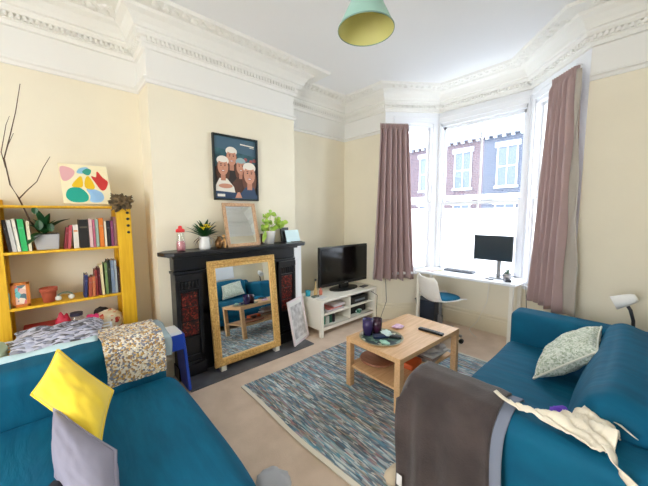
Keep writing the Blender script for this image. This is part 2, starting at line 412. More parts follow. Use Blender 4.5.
#@@NEXT
# ------------------------------------------------------------ fireplace
fp = thing('fireplace', (.1, .25, 0), 'black cast iron and slate fireplace surround with patterned red tiles on the chimney breast', 'fireplace')
sh = MB()
poly = [(.0, -.40), (.10, -.49), (.20, -.46), (.255, -.40), (.26, -.30), (.26, .88), (.255, .97), (.20, 1.03), (.10, 1.06), (.0, 1.0)]
sh.prism(poly, (0, 0, 1.135), (1, 0, 0), (0, 1, 0), (0, 0, 1), .035)
sh.build('mantel_shelf', M['black_iron'], fp, bevel=.006)
fr = MB(); fr.box((0, -.37, .99), (.115, .93, 1.135)); fr.box((0, -.39, 1.105), (.16, .95, 1.135)); fr.box((0, -.38, .96), (.125, .94, .985))
fr.build('frieze', M['black_iron'], fp, bevel=.004)
for y0, side in ((-.37, 0), (.70, 1)):
    p = MB(); y1 = y0+.23
    p.box((0, y0, 0), (.12, y1, .96)); p.box((0, y0-.01, 0), (.15, y1+.01, .12)); p.box((0, y0, .12), (.135, y1, .15))
    p.box((.11, y0, .12), (.14, y0+.035, .96)); p.box((.11, y1-.035, .12), (.14, y1, .96))
    p.box((.11, y0, .90), (.145, y1, .96)); p.box((.11, y0, .80), (.14, y1, .815)); p.box((.11, y0+.03, .36), (.14, y1-.03, .375)); p.box((.11, y0, .16), (.14, y1, .20))
    for k in range(5): p.box((.11, y0+.05+k*.03, .825), (.136, y0+.066+k*.03, .89))
    pl = p.build('pilaster', M['black_iron'], fp, bevel=.003)
    for z0 in (.39, .53, .665):
        tl = MB().box((.115, y0+.045, z0), (.127, y1-.045, z0+.125))
        part_label(tl.build('tile', cells('red_patterned_tile_%d_%d' % (side, z0*100), [(112, 26, 22), (48, 14, 14), (140, 62, 44), (82, 20, 20), (26, 12, 14), (60, 18, 18), (30, 14, 16)], 75, .3, .2), pl), 'red patterned tile')
MB().box((0, -.14, .0), (.05, .70, .98)).build('fire_opening', C(10, 10, 11, .7), fp)
g = MB(); g.box((0, -.14, .55), (.1, .70, .98)); g.box((0, -.14, 0), (.1, -.05, .6)); g.box((0, .61, 0), (.1, .70, .6)); g.build('inner_surround', M['black_iron'], fp, bevel=.004)
struct(MB().box((0, .935, 0), (.12, 1.035, 1.12)).build('trim_6', M['white_paint'], bevel=.004), 'white painted upright board beside the fireplace')
tag(MB().box((.0, -.36, .0), (.385, 1.0, .012)).build('hearth', M['slate'], bevel=.003), 'dark grey slate hearth slab under the large gilt mirror', 'hearth')

# gilt leaning mirror
def framed(name, corners, fw, depth, fmat, label, cat, panel, panel_name, steps=None, inner=None):
    """corners: bottom left, bottom right, top right, top left of the front face"""
    bl, br, tr, tl = [V(c) for c in corners]
    ex = (br-bl).normalized(); ey = (tl-bl); ey = (ey-ex*ey.dot(ex)).normalized(); nz = ex.cross(ey).normalized()
    w = (br-bl).length; h = (tl-bl).length
    X = Matrix.Identity(4)
    for i in range(3): X[i][0] = ex[i]; X[i][1] = ey[i]; X[i][2] = nz[i]
    X.translation = bl
    t = thing(name, tuple((bl+br)/2-nz*depth/2), label, cat)
    q = MB(); q.X = X
    for k, (o, i_, z) in enumerate(steps or [(0, fw, 0)]):
        q.box((o, o, -depth), (i_, h-o, z)); q.box((w-i_, o, -depth), (w-o, h-o, z)); q.box((i_, o, -depth), (w-i_, i_, z)); q.box((i_, h-i_, -depth), (w-i_, h-o, z))
    q.build('frame', fmat, t, bevel=.003)
    if inner:
        q = MB(); q.X = X; a = fw-.010; b = fw+.006
        q.box((a, a, -depth), (b, h-a, -.004)); q.box((w-b, a, -depth), (w-a, h-a, -.004)); q.box((b, a, -depth), (w-b, b, -.004)); q.box((b, h-b, -depth), (w-b, h-a, -.004))
        q.build('slip', inner, t)
    if panel:
        q = MB(); q.X = X; q.box((fw-.005, fw-.005, -depth+.004), (w-fw+.005, h-fw+.005, -.012)); q.build(panel_name, panel, t)
    return t, X, w, h
mt_, X, w, h = framed('wall_mirror', [(.262, -.095, .062), (.262, .63, .062), (.157, .63, 1.055), (.157, -.095, 1.055)], .066, .03, M['gold'],
    'large gilt framed mirror leaning against the black fireplace', 'mirror', M['mirror'], 'glass', steps=[(0, .012, .002), (.012, .026, .010), (.026, .046, .004), (.046, .066, .012)], inner=M['gold_pale'])
q = MB(); q.X = X
for k in range(62):
    t = k/61.0
    q.ball((.036, t*(h-.072)+.036, .007), .009, 6); q.ball((w-.036, t*(h-.072)+.036, .007), .009, 6)
for k in range(44):
    t = k/43.0
    q.ball((t*(w-.072)+.036, .036, .007), .009, 6); q.ball((t*(w-.072)+.036, h-.036, .007), .009, 6)
q.build('beading', M['gold'], mt_, smooth=True)
for y in (-.04, .56): MB().box((.20, y, .012), (.26, y+.05, .064)).build('foot', M['white_furn'], mt_)

# mantel mirror and everything on the shelf
ZM = 1.1705
framed('mantel_mirror', [(.165, .11, ZM+.001), (.165, .465, ZM+.001), (.06, .42, 1.60), (.06, .06, 1.60)], .032, .018, wood('light_oak_frame', (206, 170, 134), (184, 144, 110)),
    'small wood framed mirror propped up on the black mantelpiece', 'mirror', M['mirror'], 'glass')
bt = thing('glass_bottle', (.13, -.305, ZM), 'clear glass bottle with red cap and pink contents on the left end of the mantelpiece', 'bottle')
MB().lathe([(.0, 0), (.036, .0), (.040, .03), (.040, .07), (.030, .12), (.026, .17), (.028, .175)], (.13, -.305, ZM), 20, cap=False).build('bottle_body', M['bottle_glass'], bt, smooth=True)
MB().lathe([(.033, .003), (.036, .03), (.035, .065), (.028, .085)], (.13, -.305, ZM), 16).build('contents', C(206, 128, 140), bt, smooth=True)
MB().lathe([(.036, .165), (.036, .188), (.018, .198), (.014, .218), (.004, .222)], (.13, -.305, ZM), 20).build('cap', C(226, 54, 60, .35), bt, smooth=True)

def leaf(mb, base, tip, wd, droop=0, mi=0, up=V((0, 0, 1)), n=6):
    base, tip = V(base), V(tip); d = tip-base; s = d.cross(up)
    if s.length < 1e-4: s = V((0, 1, 0))
    s.normalize(); L = d.length; nn = s.cross(d).normalized()
    vs = []; fs = []
    for i in range(n+1):
        t = i/n; c = base+d*t + nn*(-droop*L*4*t*(1-t)*-1)
        hw = wd*(math.sin(PI*min(1, t*.92+.06))**.8)*.5
        vs += [c-s*hw+nn*hw*.25, c, c+s*hw+nn*hw*.25]
    for i in range(n):
        k = i*3; fs += [(k, k+1, k+4, k+3), (k+1, k+2, k+5, k+4)]
    mb.add(vs, fs, mi)
pj_ = thing('potted_plant', (.13, -.10, ZM), 'dark leaved plant with yellow flowers in a white ceramic jug on the mantelpiece', 'plant')
MB().lathe([(.0, 0), (.046, 0), (.052, .02), (.05, .06), (.044, .095), (.05, .118), (.046, .118), (.040, .095), (.0, .09)], (.13, -.10, ZM), 24, cap=False).build('jug', M['ceramic'], pj_, smooth=True)
MB().tube([(.13, -.055, ZM+.10), (.13, -.03, ZM+.095), (.13, -.022, ZM+.06), (.13, -.035, ZM+.03), (.13, -.055, ZM+.025)], .006).build('handle', M['ceramic'], pj_, smooth=True)
fo = MB()
for k in range(46):
    a = random.uniform(0, 2*PI); e = random.uniform(.3, 1.3); L = random.uniform(.11, .19)
    tip = (.13+L*math.cos(a)*math.cos(e)*.8, -.10+L*math.sin(a)*math.cos(e), ZM+.11+L*math.sin(e)*.95)
    leaf(fo, (.13, -.10, ZM+.10), tip, .042, .06)
fo.build('foliage', M['leaf'], pj_)
fo = MB()
for (y, z) in ((-.20, 1.21), (-.215, 1.235), (.02, 1.30), (.045, 1.285), (-.0, 1.24), (.03, 1.26)): leaf(fo, (.14, -.10, ZM+.115), (.17, y, z), .018, .12)
fo.build('wilted_leaves', M['leaf_brown'], pj_)
for c in ((.15, -.085, 1.375), (.14, -.055, 1.36), (.16, -.12, 1.355)):
    f = MB()
    for k in range(7):
        a = 2*PI*k/7; leaf(f, c, (c[0]+.036*math.cos(a), c[1]+.036*math.sin(a), c[2]+.025), .028, .05)
    f.ball(c, .009, 8); f.build('flower', M['petal'], pj_)

# bronze figurine: a seated figure hugging a round vase
M['bronze'] = mat('aged_bronze', (146, 104, 56), .35, metal=.6, var=.5, vscale=40, rgb2=(70, 44, 24))
fg = thing('figurine', (.145, .055, ZM), 'small bronze coloured figurine between the jug plant and the propped mirror', 'figurine')
MB().lathe([(.0, 0), (.022, 0), (.036, .03), (.036, .06), (.02, .09), (.012, .10), (.018, .112), (.0, .112)], (.145, .03, ZM), 16, cap=False).build('round_vase', M['bronze'], fg, smooth=True)
q = MB(); q.tube([(.15, .085, ZM+.004), (.15, .088, ZM+.05), (.147, .08, ZM+.09)], .016, 10, r2=.012); q.ball((.147, .076, ZM+.112), .017, 12)
q.tube([(.15, .09, ZM+.085), (.17, .06, ZM+.07), (.175, .035, ZM+.06)], .006); q.tube([(.15, .088, ZM+.02), (.175, .08, ZM+.045), (.178, .075, ZM+.004)], .009)
q.build('figure', C(206, 156, 98, .4), fg, smooth=True)

pp = thing('potted_plant', (.12, .60, ZM), 'lime green leafy plant in a white conical pot near the right end of the mantelpiece', 'plant')
MB().lathe([(.0, 0), (.048, 0), (.066, .13), (.066, .14), (.060, .14), (.056, .12), (.0, .115)], (.12, .60, ZM), 24, cap=False).build('pot', M['ceramic'], pp, smooth=True)
MB().lathe([(.056, .118), (.03, .125), (.001, .127)], (.12, .60, ZM), 16).build('soil', M['soil'], pp)
fo = MB(); st = MB()
tips = [(.0, .10), (-.06, .05), (.07, .08), (.13, .05), (-.02, .16), (.03, .19), (.15, .09), (-.05, .01), (.04, .03), (.10, .11), (-.06, .10)]
for dy, dz in tips:
    bx = random.uniform(-.04, .05); c = V((.12+bx, .60+dy, ZM+.13+dz)); st.tube([(.12, .60, ZM+.11), ((.12+c.x)/2, .60+dy*.35, ZM+.13+dz*.6), c], .0022, 5)
    a = random.uniform(0, 6.28)
    for k in range(3):
        aa = a+k*2.1; leaf(fo, c, c+V((.03+.025*math.cos(aa), .055*math.sin(aa), .03*math.cos(aa*1.7)+.01)), .07, .05, up=V((.8, 0, .6)))
fo.build('foliage', M['leaf_lime'], pp); st.build('stems', C(150, 170, 80), pp)
lv = MB(); leaf(lv, (.165, .49, ZM+.03), (.172, .52, ZM+.15), .05, .05, up=V((1, 0, 0))); lv.tube([(.14, .56, ZM+.13), (.155, .50, ZM+.10), (.168, .505, ZM+.085)], .002, 5)
lv.build('drooping_leaf', M['leaf_lime'], pp)
for k, (y, hh) in enumerate(((.485, .09), (.525, .11))):
    q = MB().lathe([(.0, 0), (.018, 0), (.018, .004), (.012, .01), (.014, hh), (.011, hh), (.008, .012), (.0, .012)], (.055, y+.02, ZM), 16, cap=False)
    tag(q.build('candle_holder', C(120, 84, 62, .3), smooth=True), ('short', 'taller')[k]+' brown glass candle holder between the propped mirror and the lime green plant', 'candle holder')
cf = thing('card_stand', (.1, .93, ZM), 'black stand holding a pale blue card at the right end of the mantelpiece', 'card')
q = MB(); q.hexa([(.04, .80, ZM), (.10, .80, ZM), (.10, .87, ZM), (.04, .87, ZM), (.04, .79, ZM+.165), (.055, .79, ZM+.165), (.055, .90, ZM+.165), (.04, .90, ZM+.165)]); q.build('stand', M['black'], cf, bevel=.003)
q = MB(); q.hexa([(.125, .825, ZM), (.13, .825, ZM), (.13, 1.015, ZM), (.125, 1.015, ZM), (.085, .825, ZM+.135), (.09, .825, ZM+.135), (.09, 1.015, ZM+.135), (.085, 1.015, ZM+.135)]); q.build('card', C(206, 230, 236), cf)
MB().box((.02, .88, ZM), (.16, 1.02, ZM+.006)).build('base', M['black'], cf)
tag(MB().tube([(.03, 1.02, 1.16), (.03, 1.075, 1.10), (-.02, 1.085, .8), (-.05, 1.10, .46)], .004, 6).build('power_cable', C(206, 200, 184)), 'thin pale cable hanging from the right end of the mantelpiece', 'cable')

# ------------------------------------------------------------ poster of four smiling people
ps = thing('framed_poster', (.01, .30, 1.64), 'black framed photo poster of four smiling people above the mantelpiece', 'picture')
y0, y1, z0, z1 = .055, .535, 1.63, 2.265
q = MB(); fwd = .014
q.box((0.002, y0, z0), (.032, y0+fwd, z1)); q.box((.002, y1-fwd, z0), (.032, y1, z1)); q.box((.002, y0, z0), (.032, y1, z0+fwd)); q.box((.002, y0, z1-fwd), (.032, y1, z1))
q.build('frame', C(38, 44, 46, .4), ps)
def poly_on(mb, x, pts, mi=0, th=.0004):
    mb.prism([(p[0], p[1]) for p in pts], (x, 0, 0), (0, 1, 0), (0, 0, 1), (1, 0, 0), th, mi)
def ell(cy, cz, ry, rz, n=20, a0=0, a1=2*PI, wob=0):
    return [(cy+ry*math.cos(a0+(a1-a0)*i/n)*(1+wob*math.sin(3*i)), cz+rz*math.sin(a0+(a1-a0)*i/n)) for i in range(n)]
q = MB(); q.box((.004, y0+.01, z0+.01), (.010, y1-.01, z1-.01), 0)
W_, H_ = y1-y0, z1-z0
def P(u, v): return (y0+u*W_, z0+v*H_)
def PE(u, v, ru, rv, mi, lay, **k): c = P(u, v); poly_on(q, .010+lay*.0005, ell(c[0], c[1], ru*W_, rv*H_, **k), mi)
def PP(pts, mi, lay): poly_on(q, .010+lay*.0005, [P(*p) for p in pts], mi)
pm = [mat('poster_backdrop', (60, 108, 118), .35, var=.5, vscale=9, rgb2=(30, 62, 72)), C(232, 226, 214, .4), C(204, 146, 120, .4), C(84, 54, 42, .4), C(44, 36, 34, .4), C(150, 176, 180, .4), C(44, 66, 96, .4), C(160, 84, 84, .4), C(236, 232, 228, .4), C(112, 70, 52, .4), C(70, 100, 120, .4), C(190, 132, 108, .4)]
PP([(.03, .80), (.97, .72), (.97, .97), (.03, .97)], 10, 0)
PP([(.04, .5), (.3, .62), (.6, .55), (.97, .6), (.97, .1), (.04, .1)], 4, 1)
for (u, v) in ((.72, .66), (.85, .64), (.93, .66), (.66, .62)): PE(u, v, .04, .03, 7, 2)
def head(u, v, s, hat, hair, lay, top):
    lo = max(.04, v-.62*s); PE(u, v-.06*s, .128*s, .155*s, hair, lay)
    PP([(max(.03, u-.24*s), lo), (max(.03, u-.20*s), v-.26*s), (u-.07*s, v-.15*s), (u+.07*s, v-.15*s), (min(.97, u+.20*s), v-.26*s), (min(.97, u+.24*s), lo)], top, lay+1)
    PP([(u-.045*s, v-.18*s), (u+.045*s, v-.18*s), (u+.04*s, v-.05*s), (u-.04*s, v-.05*s)], 11, lay+2)
    if hat is not None: PE(u, v+.085*s, .112*s, .062*s, hat, lay+2)
    PE(u, v, .098*s, .112*s, 2, lay+3); PE(u, v+.100*s, .092*s, .040*s, hair if hat is None else hat, lay+4)
    PE(u-.036*s, v+.018*s, .013*s, .008*s, 4, lay+5, n=8); PE(u+.036*s, v+.018*s, .013*s, .008*s, 4, lay+5, n=8)
    PE(u-.036*s, v+.038*s, .020*s, .005*s, 3, lay+5, n=8); PE(u+.036*s, v+.038*s, .020*s, .005*s, 3, lay+5, n=8)
    PE(u, v-.050*s, .034*s, .013*s, 7, lay+5, n=12); PE(u, v-.049*s, .026*s, .006*s, 8, lay+6, n=12); PE(u, v-.012*s, .012*s, .018*s, 11, lay+5, n=8)
head(.40, .67, 1.12, 1, 3, 3, 4); head(.60, .53, 1.02, 5, 9, 11, 3)
head(.20, .51, 1.15, 1, 3, 19, 1); head(.79, .42, 1.35, 1, 9, 27, 6)
PP([(.03, .03), (.97, .03), (.97, .10), (.03, .14)], 6, 36); PP([(.06, .055), (.22, .055), (.22, .095), (.06, .095)], 1, 37)
PP([(.44, .04), (.60, .04), (.55, .13), (.50, .13)], 2, 37); PE(.24, .22, .15, .035, 2, 36)
PP([(.60, .885), (.93, .87), (.93, .888), (.60, .903)], 1, 4); PP([(.82, .855), (.93, .85), (.93, .86), (.82, .865)], 1, 4)
q.build('print', pm, ps)

# ------------------------------------------------------------ bookshelf
bs = thing('bookshelf', (-.17, -1.0, 0), 'yellow wooden open bookshelf in the alcove left of the chimney breast', 'bookshelf')
XB, XF = -.315, -.03
for yy0, yy1 in ((-1.47, -1.375), (-.735, -.635)):
    q = MB(); q.box((XB, yy0+.03, 0), (XF-.02, yy1-.03, 1.60)); q.box((XF-.045, yy0, 0), (XF, yy1, 1.60)); q.box((XB, yy0, 0), (XB+.04, yy1, 1.60))
    sp = q.build('side_post', M['yellow'], bs, bevel=.004)
    if yy0 > -1:
        for z in (1.505, 1.455, 1.40, 1.345):
            MB().lathe([(.0, 0), (.012, 0), (.012, .012), (.0, .014)], (0, 0, 0), 10, cap=False).add([], []).build('peg', M['black'], sp) if False else None
            g = MB(); g.X = Matrix.Translation((XF, yy0+.075, z)) @ Matrix.Rotation(PI/2, 4, 'Y'); g.lathe([(.011, 0), (.011, .012), (.006, .016)], (0, 0, 0), 10); g.build('peg', M['black'], sp, smooth=False)
ZSH = {'top': 1.545, 'a': 1.235, 'b': .845, 'c': .495}
for k, z in ZSH.items():
    MB().box((XB+.01, -1.40, z-.018 if k != 'top' else z-.006), (XF-.002, -.70, z)).build('shelf', M['yellow'], bs, bevel=.003)
MB().box((XF-.012, -1.42, ZSH['top']+.0), (XF+.004, -.70, ZSH['top']+.010)).build('front_rail', M['yellow'], bs, bevel=.003)

# cloth scarf on the post
def crumple(name, c, r, mt, label, cat, group=None, seed=0, flat=.5, nu=22, nv=16, amp=.35, freq=6, z0=None):
    q = MB()
    def fn(u, v):
        a = 2*PI*u; t = PI*v; d = V((math.sin(t)*math.cos(a), math.sin(t)*math.sin(a), math.cos(t)))
        k = 1+amp*n3(d*1.0, freq*.35, seed)+amp*.5*n3(d, freq*.9, seed+5)
        p = V((c[0]+d.x*r[0]*k, c[1]+d.y*r[1]*k, c[2]+d.z*r[2]*k))
        if z0 is not None: p.z = max(p.z, z0+.001)
        return p
    q.grid(fn, nu, nv); o = q.build(name, mt, smooth=True)
    return tag(o, label, cat, group)
crumple('scarf', (-.02, -.70, 1.59), (.025, .06, .05), mat('brown_scarf', (128, 104, 70), .9, var=.5, vscale=30, rgb2=(66, 58, 44), bump=.5, bscale=40), 'brown scarf bunched over the top right corner of the yellow bookshelf', 'scarf', seed=3, amp=1.1, nu=40, nv=30, freq=9)

# painted canvas on top
cv = thing('canvas_painting', (-.1, -.91, 1.574), 'square canvas painted with abstract coloured shapes standing on top of the bookshelf', 'painting')
bl, br_, tr, tl = V((-.06, -1.045, 1.5735)), V((-.06, -.745, 1.5735)), V((-.12, -.770, 1.874)), V((-.12, -1.062, 1.874))
ex = (br_-bl).normalized(); ey = (tl-bl).normalized(); ez = ex.cross(ey).normalized()
q = MB(); wv = [bl, br_, tr, tl]; q.hexa([bl-ez*.018, br_-ez*.018, tr-ez*.018, tl-ez*.018, bl, br_, tr, tl]); q.build('canvas', C(238, 226, 188, .8), cv)
def shape(nm, pts, col, lay=1):
    q = MB(); pts2 = []
    for i in range(len(pts)):                       # smooth the outline
        p0, p1, p2, p3 = [V((*pts[(i+k) % len(pts)], 0)) for k in (-1, 0, 1, 2)]
        for t in (0, .33, .66): pts2.append(tuple((p1*2+(p2-p0)*t+(p0*2-p1*5+p2*4-p3)*t*t+(p1*3-p0-p2*3+p3)*t**3)*.5)[:2])
    q.prism([(a*.30, b*.30) for a, b in pts2], bl+ez*.0006*lay, ex, ey, ez, .0006); q.build(nm, C(*col, .7), cv)
shape('pink_shape', [(.03, .93), (.03, .62), (.12, .58), (.25, .70), (.30, .84), (.2, .93)], (224, 170, 172))
shape('blue_shape', [(.34, .80), (.40, .92), (.55, .97), (.60, .90), (.5, .80)], (134, 186, 214))
shape('green_shape', [(.45, .84), (.55, .93), (.64, .90), (.60, .78), (.52, .76)], (54, 150, 130), 2)
shape('yellow_shape', [(.20, .46), (.30, .62), (.42, .72), (.42, .46), (.30, .42)], (232, 188, 20))
shape('yellow_shape', [(.47, .42), (.47, .60), (.56, .74), (.66, .50), (.62, .38)], (232, 188, 20))
shape('red_shape', [(.62, .74), (.68, .58), (.78, .38), (.88, .40), (.96, .60), (.86, .72), (.76, .88), (.72, .72)], (200, 48, 44))
shape('turquoise_shape', [(.06, .16), (.10, .34), (.22, .42), (.38, .40), (.50, .22), (.44, .06), (.18, .04)], (22, 160, 138))
shape('pale_blue_shape', [(.48, .38), (.60, .40), (.78, .32), (.82, .16), (.72, .05), (.52, .06), (.54, .22)], (146, 188, 226))

# books: y0, y1, top, shelf z, colour, lean, label
def book(y0, y1, top, zb, col, lean, label, group, band=None):
    h = top-zb; q = MB(); X0, X1 = -.06-.14, -.06; t = (y1-y0)
    sh_ = math.tan(lean)*h
    def pt(x, y, z): return (x, y+sh_*(z/h), zb+z+.001)
    def bx(xa, xb, ya, yb, za, zz, mi): q.hexa([pt(xa, ya, za), pt(xb, ya, za), pt(xb, yb, za), pt(xa, yb, za), pt(xa, ya, zz), pt(xb, ya, zz), pt(xb, yb, zz), pt(xa, yb, zz)], mi)
    bx(X0, X1, y0, y0+.0025, 0, h, 0); bx(X0, X1, y1-.0025, y1, 0, h, 0); bx(X1-.003, X1+.001, y0, y1, 0, h, 0); bx(X0+.005, X1-.003, y0+.0025, y1-.0025, .003, h-.004, 1)
    b = band or tuple(int(c*.6+70) for c in col)
    if t > .012: bx(X1+.001, X1+.0018, y0+.004, y1-.004, h*.70, h*.76, 2)
    o = q.build('book', [C(*col, .5), C(228, 220, 200, .9), C(*b, .5)]); tag(o, label, 'book', group)
g1 = 'books on the upper shelf'; g2 = 'books on the middle shelf'; a = ZSH['a']; b = ZSH['b']
for args in [
    (-1.352, -1.336, 1.455, a, (34, 26, 30), -.10, 'black book leaning at the far left end of the upper shelf'),
    (-1.333, -1.312, 1.455, a, (196, 194, 192), -.09, 'light grey book beside the black one at the far left of the upper shelf'),
    (-1.309, -1.292, 1.462, a, (226, 222, 208), -.08, 'off white book just left of the green book'),
    (-1.288, -1.258, 1.46, a, (36, 178, 98), -.06, 'bright green book left of the grey planter'),
    (-1.254, -1.238, 1.445, a, (232, 222, 190), -.02, 'cream book squeezed between the green book and the planter')]: book(*args, g1)
for args in [
    (-1.070, -1.052, 1.395, a, (132, 36, 48), .14, 'dark red book leaning right of the grey planter'),
    (-1.048, -1.030, 1.410, a, (196, 84, 96), .11, 'rosy red book leaning towards the orange and white book'),
    (-1.010, -.979, 1.415, a, (220, 214, 204), .0, 'white book with an orange upper half of its spine', g1, (214, 122, 28)),
    (-.973, -.918, 1.452, a, (22, 20, 24), 0, 'thick black book in the middle of the upper shelf', g1, (90, 84, 70)),
    (-.914, -.893, 1.457, a, (226, 190, 190), 0, 'pale pink book right of the thick black one'),
    (-.890, -.876, 1.449, a, (188, 96, 120), 0, 'slim magenta book beside the pale pink one'),
    (-.873, -.855, 1.454, a, (150, 176, 160), 0, 'sage green book left of the orange one'),
    (-.851, -.822, 1.462, a, (216, 118, 40), 0, 'orange book on the right half of the upper shelf'),
    (-.818, -.805, 1.438, a, (236, 226, 204), 0, 'slim cream book right of the orange one'),
    (-.801, -.780, 1.439, a, (28, 22, 32), 0, 'black book near the right end of the upper shelf'),
    (-.776, -.758, 1.439, a, (138, 70, 112), 0, 'plum purple book second from the right end of the upper shelf'),
    (-.754, -.738, 1.472, a, (150, 110, 108), 0, 'tall mauve brown book at the right end of the upper shelf')]: book(*(args if len(args) > 7 else (*args, g1)))
for args in [
    (-.976, -.956, 1.022, b, (40, 44, 92), .08, 'navy blue book at the left end of the middle shelf row'),
    (-.948, -.926, .998, b, (176, 84, 60), .05, 'short brick red book second from the left on the middle shelf'),
    (-.922, -.904, 1.002, b, (198, 112, 70), .03, 'short orange brown book on the middle shelf'),
    (-.900, -.884, 1.052, b, (128, 34, 36), 0, 'dark red book in the middle shelf row'),
    (-.880, -.865, 1.066, b, (92, 24, 40), 0, 'maroon book beside the cream one on the middle shelf'),
    (-.861, -.844, 1.088, b, (230, 216, 168), -.02, 'cream book in the centre of the middle shelf row'),
    (-.836, -.818, 1.100, b, (108, 134, 84), 0, 'olive green book right of the cream one on the middle shelf'),
    (-.814, -.798, 1.122, b, (34, 44, 36), 0, 'tall black green book on the middle shelf'),
    (-.795, -.772, 1.120, b, (122, 140, 166), 0, 'tall slate blue book on the middle shelf'),
    (-.770, -.756, 1.118, b, (168, 180, 188), 0, 'tall pale grey blue book on the middle shelf'),
    (-.752, -.738, 1.055, b, (52, 34, 34), 0, 'dark brown book at the right end of the middle shelf')]: book(*args, g2)

# planter with leaves, twigs
pl = thing('potted_plant', (-.13, -1.155, a), 'broad leaved dark green plant in a grey rectangular planter on the upper shelf', 'plant')
q = MB(); q.hexa([(-.19, -1.215, a+.001), (-.08, -1.215, a+.001), (-.08, -1.095, a+.001), (-.19, -1.095, a+.001), (-.20, -1.23, a+.115), (-.07, -1.23, a+.115), (-.07, -1.085, a+.115), (-.20, -1.085, a+.115)])
q.build('pot', M['grey_pot'], pl, bevel=.006); MB().box((-.19, -1.22, a+.112), (-.08, -1.095, a+.118)).build('soil', M['soil'], pl)
fo = MB(); c0 = (-.12, -1.165, a+.12)
for tip, wd in [((-.05, -1.205, 1.54), .05), ((-.03, -1.02, 1.46), .075), ((-.05, -1.08, 1.44), .08), ((-.06, -1.13, 1.50), .05), ((-.03, -1.25, 1.42), .06), ((-.02, -1.26, 1.28), .055), ((-.02, -1.235, 1.33), .06),
                ((-.08, -1.22, 1.46), .05), ((-.10, -1.16, 1.47), .05), ((-.03, -1.18, 1.41), .07), ((-.04, -1.14, 1.39), .06), ((-.14, -1.10, 1.45), .06), ((-.02, -1.21, 1.40), .06), ((-.07, -1.17, 1.38), .06)]:
    leaf(fo, c0, tip, wd, .08)
for c, r in (((-.04, -1.205, 1.525), .028), ((-.03, -1.19, 1.42), .035), ((-.03, -1.13, 1.40), .03)):
    leaf(fo, (c[0], c[1], c[2]-r), (c[0], c[1], c[2]+r), r*1.3, .02, up=V((1, 0, 0)))
fo.build('foliage', M['leaf'], pl)
tw = MB()
tw.tube([(-.14, -1.19, a+.119), (-.09, -1.235, 1.45), (-.025, -1.275, 1.60), (-.02, -1.31, 1.69), (-.02, -1.325, 1.86), (-.02, -1.285, 2.02), (-.02, -1.25, 2.17), (-.02, -1.215, 2.36)], .006, 7, r2=.002)
tw.tube([(-.02, -1.325, 1.86), (-.015, -1.30, 1.95), (-.02, -1.27, 2.03)], .003, 6, r2=.0015)
tw.tube([(-.025, -1.275, 1.60), (-.02, -1.23, 1.66), (-.02, -1.18, 1.72), (-.02, -1.14, 1.82), (-.02, -1.10, 1.90)], .004, 6, r2=.002)
tw.tube([(-.02, -1.322, 1.80), (-.02, -1.335, 1.90), (-.02, -1.30, 2.08), (-.02, -1.28, 2.14)], .003, 6, r2=.0012)
tag(tw.build('twig_branch', M['twig'], smooth=True), 'bare dark twigs rising from the planter above the bookshelf', 'branch')

# objects on the middle shelf
pf = thing('photo_frame', (-.1, -1.32, b), 'small orange wooden photo frame on the middle shelf of the bookshelf', 'picture')
M['orange_wood'] = wood('orange_wood', (216, 130, 52), (190, 100, 36), (25, 25, 3))
q = MB(); A = (-.06, -1.365, b+.001); 
for (ya, yb, za, zb_) in ((-1.365, -1.345, .001, .175), (-1.29, -1.27, .001, .175), (-1.365, -1.27, .001, .02), (-1.365, -1.27, .155, .175)): q.box((-.075, ya, b+za), (-.06, yb, b+zb_))
q.build('frame', M['orange_wood'], pf, bevel=.002)
MB().box((-.073, -1.347, b+.018), (-.066, -1.288, b+.157)).build('picture', cells('snapshot_print', [(226, 190, 176), (112, 190, 198), (214, 116, 116), (236, 220, 200), (90, 120, 130)], 34, .4, 0), pf)
tag(MB().box((-.06, -1.392, b+.001), (-.045, -1.372, b+.11)).build('box', C(140, 220, 206, .4), bevel=.003), 'small turquoise box standing at the left end of the middle shelf', 'box')
tp = thing('terracotta_pot', (-.10, -1.175, b), 'empty terracotta plant pot on the middle shelf', 'pot')
MB().lathe([(.0, .001), (.034, .001), (.045, .085), (.045, .086)], (-.10, -1.175, b), 24, cap=False).build('pot_body', M['terracotta'], tp, smooth=True)
MB().lathe([(.045, .08), (.050, .08), (.052, .108), (.047, .108), (.046, .085), (.0, .075)], (-.10, -1.175, b), 24, cap=False).build('rim', M['terracotta'], tp, smooth=True)
bw_ = thing('headphones', (-.09, -1.085, b), 'white and green headphones lying beside the terracotta pot', 'headphones')
q = MB(); q.tube([(-.09+.01*math.sin(t), -1.085+.042*math.cos(t), b+.034+.026*math.sin(t)) for t in [i*PI/10 for i in range(11)]], .005, 8); q.build('band', C(100, 128, 110, .4), bw_, smooth=True)
for y in (-1.125, -1.05):
    q = MB(); q.ball((-.085, y, b+.021), .020, 14, sc=(.8, 1, 1)); q.build('ear_cup', C(214, 216, 208, .4), bw_, smooth=True)

